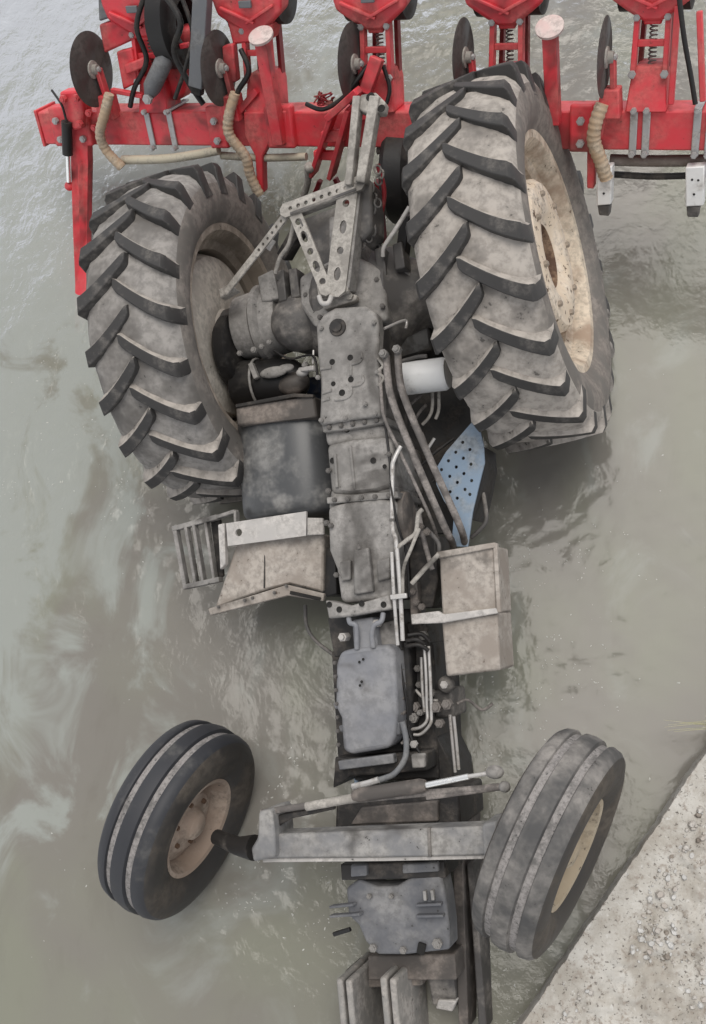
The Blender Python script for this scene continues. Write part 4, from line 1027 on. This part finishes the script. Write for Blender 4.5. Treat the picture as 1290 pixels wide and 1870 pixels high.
tube('throttle_rod', [(0.259, -1.733, 0.050), (0.299, -1.722, 0.030), (0.344, -1.765, 0.000), (0.390, -1.743, 0.000)], 0.006, 'pipe', T)

# --- three point hitch: perforated bars
holed_strip('link_bar', (-0.172, 0.264, 0.400), (0.143, 0.294, 0.420), 0.058, 0.014, 9, 0.009, 'link', T)
bar('link_web', (-0.156, 0.243, 0.385), (0.136, 0.272, 0.405), 0.012, 0.05, 'cast_dark', T, 0.002)
holed_strip('link_bar', (-0.138, 0.240, 0.395), (-0.046, -0.074, 0.360), 0.052, 0.014, 5, 0.014, 'link', T, long_every=2)
bar('link_web', (-0.122, 0.221, 0.375), (-0.038, -0.052, 0.340), 0.010, 0.05, 'cast_dark', T, 0.002)
holed_strip('link_bar', (0.095, 0.277, 0.410), (-0.001, -0.069, 0.360), 0.085, 0.014, 4, 0.015, 'link', T, long_every=2)
slab('channel_side', [(0.133, 0.295, 0.410), (0.150, 0.283, 0.410), (0.049, -0.086, 0.355), (0.028, -0.087, 0.355)], 0.08, 'cast', T, bevel=0.004)
slab('hitch_foot', [(-0.088, -0.046, 0.355), (0.045, -0.051, 0.360), (0.044, -0.098, 0.355), (-0.085, -0.102, 0.350)], 0.03, 'link', T, bevel=0.004)
Mesh().add(*tube_vf(smooth_path([(-0.078, -0.095, 0.360), (-0.068, -0.126, 0.360), (-0.041, -0.131, 0.360), (-0.025, -0.105, 0.360)], 6), 0.010, 10)).build('shackle', 'pale_plate', T)
slab('hitch_bar', [(-0.099, -0.101, 0.300), (0.032, -0.090, 0.300), (0.059, -0.099, 0.300), (0.053, -0.120, 0.300), (-0.085, -0.135, 0.300)], 0.04, 'link', T, bevel=0.006)
bolt((0.031, -0.103, 0.300), 0.016, 'link', T, 0.015)
holed_strip('stabiliser_bar', (-0.172, 0.259, 0.390), (-0.349, 0.146, 0.330), 0.032, 0.010, 7, 0.007, 'link', T)
bar('stabiliser_bar', (-0.346, 0.154, 0.325), (-0.542, 0.032, 0.260), 0.030, 0.012, 'link', T, 0.003)
slab('stabiliser_foot', [(-0.587, 0.063, 0.240), (-0.529, 0.073, 0.250), (-0.494, 0.043, 0.250), (-0.585, 0.025, 0.230)], 0.05, 'link', T)
tube('lift_rod', [(-0.161, 0.239, 0.360), (-0.209, 0.160, 0.320), (-0.270, 0.127, 0.280), (-0.315, 0.082, 0.240)], 0.009, 'link', T)
slab('rod_tag', [(-0.323, 0.170, 0.310), (-0.288, 0.197, 0.320), (-0.269, 0.184, 0.320), (-0.304, 0.152, 0.310)], 0.01, 'pale_plate', T, bevel=0.002)
tube('lift_rod', [(0.305, 0.209, 0.300), (0.233, 0.137, 0.280), (0.176, 0.088, 0.260), (0.161, 0.057, 0.240)], 0.009, 'pale_plate', T)
bar('lower_link', (0.213, 0.070, 0.150), (0.272, 0.214, 0.220), 0.04, 0.06, 'black', T)
bar('lower_link', (-0.308, 0.176, 0.150), (-0.207, 0.258, 0.200), 0.05, 0.06, 'soot', T)
slab('hitch_gap_shade', [(-0.213, 0.310, 0.180), (0.015, 0.328, 0.200), (-0.043, 0.083, 0.200), (-0.151, 0.064, 0.180)], 0.1, 'cast_dark', T)  # added dark plate standing in for the shaded gap behind the hitch
# mast up to the planter
bar('top_link', (0.109, 0.293, 0.420), (0.188, 0.612, 0.470), 0.030, 0.05, 'link', T)
bar('top_link', (0.159, 0.292, 0.420), (0.260, 0.593, 0.470), 0.040, 0.05, 'link', T)
slab('top_link_eye', [(0.171, 0.574, 0.475), (0.201, 0.619, 0.475), (0.259, 0.613, 0.475), (0.295, 0.564, 0.475), (0.284, 0.527, 0.475), (0.213, 0.541, 0.475)], 0.05, 'link', T)
hole_cap((0.238, 0.598, 0.476), 0.016, T, name='pin_hole')
hole_cap((0.278, 0.541, 0.476), 0.014, T, name='pin_hole')
slab('mast_block', [(0.129, 0.300, 0.400), (0.159, 0.333, 0.400), (0.186, 0.309, 0.390), (0.158, 0.133, 0.340), (0.110, 0.101, 0.330), (0.083, 0.126, 0.340)], 0.15, 'cast_dark', T, bevel=0.01)
random.seed(21)
for k, pts in enumerate(([(0.137, 0.355, 0.300), (0.161, 0.251, 0.260), (0.125, 0.158, 0.220), (0.150, 0.090, 0.200)], [(0.188, 0.412, 0.300), (0.194, 0.312, 0.260), (0.156, 0.220, 0.220), (0.128, 0.118, 0.200)], [(0.158, 0.328, 0.300), (0.131, 0.227, 0.280), (0.137, 0.132, 0.220)])):
    tube('hydraulic_hose', pts, 0.010, ('black', 'red_dark', 'soot')[k], T)
# chain hanging beside the mast
for k in range(14):
    t_ = k / 13
    a_, b_ = Vector((0.213, 0.351, 0.380)), Vector((0.121, 0.098, 0.300))
    c_ = a_.lerp(b_, t_) + Vector((0.02 * math.sin(k * 1.3), 0, 0))
    v_, f_ = [], []
    ring = [c_ + Vector((0.011 * math.cos(q), 0.018 * math.sin(q), 0.009 * math.cos(q) * (1 if k % 2 else -1))) for q in [2 * math.pi * j / 10 for j in range(11)]]
    Mesh().add(*tube_vf(ring, 0.0042, 6)).build('chain_link', 'cast_dark', T)
# submerged roll frame and mudguards that carry the weight on the bed
for su in (-0.42, 0.30):
    slab('roll_post', [(su, -0.25, -0.25), (su + 0.07, -0.25, -0.25), (su + 0.07, -0.33, -0.25), (su, -0.33, -0.25)], 1.32, 'blue_dark', T)
slab('roll_hoop', [(-0.42, -0.25, -1.57), (0.37, -0.25, -1.57), (0.37, -0.33, -1.57), (-0.42, -0.33, -1.57)], 0.07, 'blue_dark', T)

# ------------------------------------------------------------------ PLANTER (turned over with the tractor)
PM = Matrix(((0.96381, 0.04810, -0.26223, -0.87682),
             (-0.23658, 0.60779, -0.75804, 3.05798),
             (0.12292, 0.79264, 0.59717, 0.55),
             (0, 0, 0, 1)))
planter = thing('seed_planter', 'red mounted row planter turned over behind the tractor, discs in the air', 'planter', PM)
Q = planter
slab('toolbar', [(-1.60, -0.075, 0.08), (1.95, -0.070, 0.08), (1.95, 0.085, 0.08), (-1.60, 0.085, 0.08)], 0.16, 'red', Q, bevel=0.008)
slab('end_cap', [(-1.615, -0.085, 0.085), (-1.600, -0.085, 0.085), (-1.600, 0.095, 0.085), (-1.615, 0.095, 0.085)], 0.17, 'red', Q, bevel=0.003)

def ubolt(a, wide=0.030, mat='zinc'):
    o = slab('clamp_strap', [(a - wide / 2, -0.088, 0.092), (a + wide / 2, -0.088, 0.092), (a + wide / 2, 0.10, 0.092), (a - wide / 2, 0.10, 0.092)], 0.010, mat, Q, bevel=0.003)
    slab('clamp_strap', [(a - wide / 2, 0.090, 0.082), (a + wide / 2, 0.090, 0.082), (a + wide / 2, 0.10, 0.082), (a - wide / 2, 0.10, 0.082)], 0.17, mat, Q, bevel=0.002)
    for s in (-0.08, 0.092):
        bolt((a, s, 0.094), 0.013, mat, Q, 0.02, name='nut')
    return o
for a_ in (-0.945, -0.820, 1.355, 1.405, 1.600, 1.650):
    ubolt(a_)

def row_unit(a, k):
    """arms and head of one row; hopper and wheels are its pieces"""
    g = Mesh()
    g.add(*slab_vf([(a - 0.080, 0.085, 0.10), (a + 0.080, 0.085, 0.10), (a + 0.070, 0.20, 0.06), (a + 0.055, 0.245, 0.05), (a - 0.055, 0.245, 0.05), (a - 0.070, 0.20, 0.06)], 0.14))
    u = g.build('row_unit', 'red', Q, bevel=0.006)
    for s in (-1, 1):
        bar('parallel_arm', (a + s * 0.062, 0.215, 0.055), (a + s * 0.058, 0.44, 0.02), 0.020, 0.045, 'red', u, 0.003)
        bar('parallel_arm', (a + s * 0.055, 0.19, -0.06), (a + s * 0.050, 0.42, -0.10), 0.018, 0.04, 'red_dark', u, 0.003)
        bolt((a + s * 0.062, 0.225, 0.076), 0.016, 'zinc', u, 0.014, name='pivot_bolt')
        bolt((a + s * 0.058, 0.425, 0.044), 0.014, 'zinc', u, 0.012, name='pivot_bolt')
    bar('arm_tie', (a - 0.06, 0.33, 0.035), (a + 0.06, 0.33, 0.035), 0.025, 0.02, 'red', u, 0.003)
    # down-pressure spring
    P = []
    for i in range(90):
        t = i / 89
        P.append((a + 0.014 * math.cos(t * 60), 0.24 + 0.15 * t, -0.005 + 0.014 * math.sin(t * 60)))
    Mesh().add(*tube_vf(P, 0.0035, 5)).build('spring', 'pipe', u)
    bar('hopper_neck', (a, 0.40, 0.0), (a, 0.50, 0.02), 0.07, 0.07, 'red', u, 0.008)
    # hopper: flat wedge that widens away from the toolbar, with a raised rim
    h = Mesh().add(*slab_vf([(a - 0.035, 0.405, 0.045), (a + 0.035, 0.405, 0.045), (a + 0.085, 0.440, 0.06), (a + 0.160, 0.495, 0.075), (a + 0.172, 0.56, 0.08), (a + 0.172, 0.80, 0.08), (a - 0.172, 0.80, 0.08), (a - 0.172, 0.56, 0.08), (a - 0.160, 0.495, 0.075), (a - 0.085, 0.440, 0.06)], 0.13, 0.12)).build('hopper', 'red', u, bevel=0.018, seg=3)
    bar('hopper_ridge', (a - 0.13, 0.53, 0.085), (a + 0.02, 0.46, 0.068), 0.014, 0.02, 'red', u, 0.004)
    bar('hopper_ridge', (a + 0.13, 0.53, 0.085), (a - 0.02, 0.46, 0.068), 0.014, 0.02, 'red', u, 0.004)
    bar('hopper_latch', (a - 0.03, 0.54, 0.088), (a + 0.03, 0.54, 0.088), 0.03, 0.014, 'grey_plastic', u, 0.003)
    # press wheels tucked under the hopper
    for s in (-1, 1):
        v, f = lathe_vf([(-0.035, 0.0005), (-0.035, 0.075), (-0.03, 0.115), (0.03, 0.115), (0.035, 0.075), (0.035, 0.0005)], 28)
        w = make_obj('press_wheel', [(x, y, z) for x, y, z in v], f, 'black', u)
        w.location = (a + s * 0.105, 0.545, -0.045)
    return u
for k, a_ in enumerate((-0.90, -0.32, 0.253, 0.825, 1.400)):
    row_unit(a_, k)

def coulter(a, b, n, r):
    v, f = lathe_vf([(-0.004, 0.0005), (-0.004, r * 0.9), (-0.0005, r), (0.003, r * 0.9), (0.006, r * 0.4), (0.006, 0.0005)], 48)
    d = make_obj('coulter_disc', v, f, 'disc', Q, smooth=30)
    d.location = (a, b, n)
    vh, fh = lathe_vf([(0.0, 0.0005), (0.004, 0.042), (0.012, 0.040), (0.014, 0.024), (0.034, 0.022), (0.036, 0.0005)], 20)
    make_obj('disc_hub', vh, fh, 'link', d, smooth=30)
    bolt((0.036, 0, 0), 0.013, 'zinc', d, 0.010, (1, 0, 0), 'hub_nut')
    bar('disc_arm', (a + 0.03, b, n - 0.01), (a + 0.035, b - 0.20, n - 0.03), 0.022, 0.04, 'red', Q)
    slab('disc_bracket', [(a - 0.03, b - 0.23, n + 0.02), (a + 0.07, b - 0.23, n + 0.02), (a + 0.06, b - 0.12, n + 0.01), (a - 0.01, b - 0.12, n + 0.01)], 0.08, 'red', Q)
for c_, r_ in (((-1.174, 0.293, 0.120), .168), ((-0.486, 0.287, 0.120), .160), ((0.172, 0.294, 0.120), .165), ((0.665, 0.311, 0.120), .150), ((1.238, 0.300, 0.120), .150)):
    coulter(c_[0], c_[1], c_[2], r_)

# brackets on the bar
for x0, x1, hh in ((-1.50, -1.40, .13), (-1.36, -1.28, .12), (-0.60, -0.50, .13), (-0.30, -0.16, .12), (1.10, 1.20, .12)):
    slab('bar_bracket', [(x0, -0.07, hh), (x1, -0.07, hh), (x1, 0.12, hh - 0.01), (x0, 0.12, hh - 0.01)], 0.05, 'red', Q, bevel=0.012, seg=3)
    bolt(((x0 + x1) / 2, 0.06, hh), 0.017, 'zinc', Q, 0.018, name='nut')
    bolt(((x0 + x1) / 2, -0.03, hh), 0.017, 'zinc', Q, 0.018, name='nut')
# opener shank hanging below the bar
slab('opener_shank', [(-0.403, 0.092, 0.110), (-0.248, 0.092, 0.110), (-0.272, -0.018, 0.110), (-0.339, -0.107, 0.110), (-0.370, -0.286, 0.100), (-0.409, -0.303, 0.100), (-0.380, -0.107, 0.110), (-0.418, -0.019, 0.110)], 0.05, 'red', Q)
slab('opener_shank', [(1.119, 0.098, 0.100), (1.252, 0.097, 0.100), (1.233, -0.011, 0.100), (1.208, -0.056, 0.100), (1.203, -0.231, 0.090), (1.173, -0.231, 0.090), (1.172, -0.056, 0.100), (1.135, -0.001, 0.100)], 0.05, 'red', Q)
# marker arm reaching down into the water
slab('marker_arm', [(-1.352, 0.136, 0.120), (-1.255, 0.135, 0.120), (-1.339, -0.159, 0.120), (-1.399, -0.504, 0.200), (-1.365, -0.710, 0.350), (-1.350, -0.923, 0.490), (-1.411, -0.928, 0.490), (-1.436, -0.715, 0.350), (-1.484, -0.507, 0.200), (-1.441, -0.160, 0.120)], 0.05, 'red', Q, bevel=0.005)
Mesh().add(*tube_vf([(-1.367, 0.064, 0.160), (-1.413, -0.097, 0.160)], 0.026, 14)).build('marker_cylinder', 'black', Q)
tube('marker_rod', [(-1.413, -0.097, 0.160), (-1.452, -0.237, 0.160)], 0.011, 'chrome', Q, smooth=False)
ball('rod_eye', (-1.464, -0.263, 0.150), 0.024, 'red', Q)
tube('marker_hose', [(-1.438, 0.201, 0.120), (-1.364, 0.150, 0.170), (-1.359, 0.098, 0.170), (-1.362, 0.059, 0.170)], 0.006, 'black', Q)
slab('marker_hinge', [(-1.375, 0.201, 0.150), (-1.238, 0.207, 0.150), (-1.288, 0.027, 0.150), (-1.348, 0.013, 0.150), (-1.393, 0.105, 0.150)], 0.08, 'red', Q, bevel=0.012)
for c_ in ((-1.344, 0.173, 0.160), (-1.266, 0.177, 0.160), (-1.237, 0.099, 0.130), (-1.249, 0.020, 0.100), (-1.285, 0.056, 0.160)):
    bolt(c_, 0.018, 'red', Q, 0.02, name='nut')
# parking stands
for top, bot in (((-0.220, 0.423, 0.170), (-0.227, -0.041, 0.130)), ((1.034, 0.421, 0.170), (1.041, 0.052, 0.130))):
    bar('stand_leg', top, bot, 0.055, 0.055, 'red', Q, 0.004)
    v, f = lathe_vf([(0.0, 0.0005), (0.0, 0.055), (0.012, 0.056), (0.016, 0.050), (0.016, 0.0005)], 24)
    o = make_obj('stand_foot', v, f, 'foot', Q)
    o.location = top
    o.rotation_euler = (Vector(top) - Vector(bot) + Vector((0, 0, 0.22))).to_track_quat('X', 'Z').to_euler()
slab('stand_socket', [(-0.265, 0.095, 0.120), (-0.181, 0.100, 0.120), (-0.196, -0.067, 0.110), (-0.282, -0.073, 0.110)], 0.08, 'red', Q)
# ribbed fertiliser hoses
ribbed_hose('ribbed_hose', [(-1.071, 0.194, 0.170), (-1.113, 0.113, 0.180), (-1.180, 0.007, 0.170), (-1.180, -0.079, 0.150), (-1.118, -0.165, 0.140)], 0.024, 'hose', Q)
ribbed_hose('ribbed_hose', [(-0.406, 0.188, 0.150), (-0.456, 0.082, 0.160), (-0.466, 0.001, 0.160), (-0.415, -0.098, 0.140), (-0.409, -0.192, 0.130), (-0.384, -0.290, 0.120)], 0.024, 'hose', Q)
ribbed_hose('ribbed_hose', [(1.239, 0.133, 0.150), (1.217, 0.061, 0.160), (1.210, -0.013, 0.150), (1.237, -0.102, 0.130), (1.258, -0.176, 0.110)], 0.028, 'hose', Q)
tube('pale_pipe', [(-1.133, -0.140, 0.100), (-0.884, -0.128, 0.110), (-0.694, -0.104, 0.110), (-0.569, -0.082, 0.110)], 0.022, 'pale_hose', Q)
tube('pale_pipe', [(-0.577, -0.117, 0.080), (-0.357, -0.125, 0.080), (-0.127, -0.116, 0.080)], 0.018, 'pale_hose', Q)
tube('pale_pipe', [(0.214, -0.097, 0.040), (0.347, -0.096, 0.040)], 0.018, 'brown_tube', Q)
tube('feed_pipe', [(1.255, -0.130, 0.020), (1.446, -0.132, 0.020), (1.683, -0.124, 0.020)], 0.024, 'brown_tube', Q)
tube('feed_pipe', [(1.254, -0.197, 0.000), (1.447, -0.203, 0.000), (1.686, -0.189, 0.000)], 0.014, 'soot', Q)
# white sensor boxes
for q in ([(1.218, -0.130, 0.120), (1.281, -0.124, 0.120), (1.280, -0.289, 0.110), (1.221, -0.296, 0.110)], [(1.572, -0.124, 0.120), (1.645, -0.118, 0.120), (1.654, -0.282, 0.110), (1.583, -0.289, 0.110)]):
    s_ = slab('sensor_box', q, 0.06, 'white_paint', Q, bevel=0.005)
    c_ = sum((Vector(x) for x in q), Vector()) / 4
    slab('box_foot', [c_ + Vector((-0.028, -0.085, -0.01)), c_ + Vector((0.028, -0.085, -0.01)), c_ + Vector((0.022, -0.135, -0.02)), c_ + Vector((-0.022, -0.135, -0.02))], 0.04, 'cast_dark', s_)
    for dx, dy in ((-0.012, 0.03), (0.012, 0.028), (0.0, -0.03)):
        hole_cap(c_ + Vector((dx, dy, 0.0008)), 0.0045, s_)
# left end gear: black cylinder, grey profile, drive casing
Mesh().add(*tube_vf([(-0.882, 0.171, 0.130), (-0.854, 0.211, 0.130), (-0.766, 0.323, 0.120), (-0.744, 0.350, 0.120)], [0.022, 0.042, 0.042, 0.03], 16)).build('lift_cylinder', 'grey_plastic', Q)
tube('cylinder_rod', [(-0.781, 0.309, 0.120), (-0.772, 0.440, 0.100), (-0.756, 0.616, 0.080)], 0.009, 'red', Q, smooth=False)
bolt((-0.871, 0.167, 0.150), 0.024, 'zinc', Q, 0.02, name='nut')
bar('grey_profile', (-0.465, 0.641, 0.160), (-0.587, 0.221, 0.160), 0.070, 0.06, 'grey_plastic', Q, 0.005)
bar('profile_end', (-0.593, 0.218, 0.150), (-0.603, 0.185, 0.150), 0.05, 0.04, 'black', Q, 0.004)
slab('drive_casing', [(-0.947, 0.422, 0.000), (-0.676, 0.438, 0.000), (-0.689, 0.321, 0.000), (-0.784, 0.118, 0.020), (-0.996, 0.112, 0.020), (-1.032, 0.278, 0.000)], 0.14, 'red', Q, bevel=0.03, seg=3)
v, f = lathe_vf([(-0.06, 0.10), (-0.06, 0.17), (-0.04, 0.20), (0.04, 0.20), (0.06, 0.17), (0.06, 0.10)], 36, closed=True)
tw = make_obj('drive_tyre', v, f, 'black', Q)
tw.location = (-0.750, 0.459, -0.020)
slab('left_casing', [(-1.129, 0.474, 0.050), (-0.850, 0.524, 0.050), (-0.863, 0.431, 0.050), (-1.136, 0.347, 0.050)], 0.12, 'red', Q, bevel=0.01)
slab('left_box', [(-1.086, 0.615, 0.060), (-0.915, 0.619, 0.060), (-0.926, 0.528, 0.060), (-1.118, 0.488, 0.060)], 0.12, 'grey_plastic', Q, bevel=0.01)
slab('seed_box', [(-0.441, 0.574, 0.040), (-0.227, 0.566, 0.040), (-0.223, 0.434, 0.040), (-0.394, 0.393, 0.040), (-0.455, 0.441, 0.040)], 0.14, 'brown_tube', Q, bevel=0.012)
slab('seed_lid', [(-0.445, 0.489, 0.055), (-0.294, 0.450, 0.055), (-0.212, 0.455, 0.055), (-0.246, 0.382, 0.055), (-0.433, 0.370, 0.055)], 0.10, 'red', Q, bevel=0.01)
bar('row_link', (-0.331, 0.180, 0.080), (-0.448, 0.077, 0.100), 0.03, 0.03, 'red', Q)
# hoses and brackets crowded round the left rows
for pts, r_, m_ in (([(-0.684, 0.603, 0.140), (-0.602, 0.498, 0.180), (-0.678, 0.370, 0.160), (-0.644, 0.235, 0.140), (-0.600, 0.132, 0.120)], .014, 'black'),
                    ([(-0.795, 0.603, 0.120), (-0.861, 0.474, 0.140), (-0.859, 0.329, 0.120), (-0.957, 0.209, 0.120), (-1.013, 0.119, 0.110)], .012, 'black'),
                    ([(-0.613, 0.596, 0.120), (-0.570, 0.445, 0.150), (-0.635, 0.309, 0.150), (-0.741, 0.161, 0.130)], .010, 'soot'),
                    ([(-0.370, 0.361, 0.100), (-0.330, 0.275, 0.130), (-0.392, 0.197, 0.140), (-0.443, 0.122, 0.130)], .012, 'black'),
                    ([(-0.068, 0.133, 0.130), (0.023, 0.118, 0.160), (0.130, 0.169, 0.180), (0.193, 0.231, 0.160), (0.239, 0.286, 0.120)], .010, 'black'),
                    ([(0.293, 0.276, 0.080), (0.322, 0.191, 0.100), (0.309, 0.128, 0.120)], .009, 'black'),
                    ([(1.499, 0.510, 0.100), (1.533, 0.364, 0.130), (1.568, 0.227, 0.130), (1.591, 0.123, 0.120)], .010, 'black')):
    tube('hydraulic_hose', pts, r_, m_, Q)
for q in ([(-1.052, 0.357, 0.070), (-0.962, 0.372, 0.070), (-0.960, 0.223, 0.080), (-1.054, 0.187, 0.080)], [(-0.476, 0.370, 0.080), (-0.418, 0.380, 0.080), (-0.425, 0.220, 0.090), (-0.491, 0.201, 0.090)], [(-1.008, 0.303, 0.100), (-0.887, 0.337, 0.100), (-0.880, 0.296, 0.100), (-1.005, 0.259, 0.100)]):
    slab('row_bracket', q, 0.05, 'red', Q, bevel=0.008)
for p0, p1 in (((-1.102, 0.193, 0.100), (-0.932, 0.166, 0.100)), ((-0.785, 0.363, 0.070), (-0.650, 0.379, 0.070)), ((1.493, 0.465, 0.060), (1.495, 0.112, 0.080)), ((1.573, 0.443, 0.060), (1.614, 0.122, 0.080))):
    bar('row_link', p0, p1, 0.022, 0.03, 'red', Q, 0.004)
# mast of the planter
for p0, p1 in (((-0.095, -0.190, 0.100), (0.100, 0.129, 0.200)), ((-0.002, -0.199, 0.100), (0.173, 0.138, 0.200))):
    bar('mast_plate', p0, p1, 0.022, 0.07, 'red', Q, 0.004)
bar('mast_tie', (0.007, -0.001, 0.160), (0.110, 0.009, 0.160), 0.05, 0.03, 'red', Q, 0.004)
bar('mast_tie', (-0.064, -0.093, 0.120), (0.037, -0.096, 0.120), 0.04, 0.03, 'red', Q, 0.004)
bar('mast_plate', (0.064, 0.094, 0.200), (0.236, 0.218, 0.240), 0.03, 0.05, 'red', Q, 0.004)
bar('mast_brace', (-0.087, -0.238, 0.050), (-0.156, -0.353, 0.030), 0.02, 0.03, 'red_dark', Q, 0.003)
bar('mast_brace', (-0.009, -0.224, 0.050), (0.043, -0.368, 0.030), 0.02, 0.03, 'red_dark', Q, 0.003)
tube('hitch_rod', [(-0.103, -0.160, 0.130), (-0.125, -0.231, 0.110), (-0.189, -0.341, 0.080)], 0.016, 'link', Q)
ball('hitch_ball', (-0.088, -0.146, 0.140), 0.026, 'link', Q)
bar('lower_bracket', (0.205, -0.232, 0.050), (0.182, -0.542, 0.000), 0.03, 0.04, 'red_dark', Q, 0.003)
bar('mast_link', (0.229, 0.183, 0.150), (0.287, 0.318, 0.120), 0.055, 0.05, 'red', Q, 0.005)
# gauge wheel half hidden behind the tractor tyre
v, f = lathe_vf([(-0.055, 0.13), (-0.07, 0.155), (-0.065, 0.20), (-0.04, 0.222), (0.04, 0.222), (0.065, 0.20), (0.07, 0.155), (0.055, 0.13)], 44, closed=True)
gw = make_obj('gauge_wheel', v, f, 'black', Q, smooth=40)
gw.location = (0.309, -0.223, -0.020)
gw.rotation_euler = (0, 0.1, 0)
v, f = lathe_vf([(0.055, 0.13), (0.05, 0.128), (0.01, 0.11), (0.0, 0.04), (0.03, 0.035), (0.03, 0.0005)], 36)
make_obj('rim', v, f, 'red', gw, smooth=35)
# tangle of wire on the bar
random.seed(8)
c0 = Vector((0.026, 0.158, 0.140))
for k in range(4):
    P = [c0 + Vector((random.uniform(-0.05, 0.05), random.uniform(-0.025, 0.03), random.uniform(-0.02, 0.03))) for _ in range(8)]
    tube('wire_tangle', P, 0.0035, 'red_dark', Q, n=6)
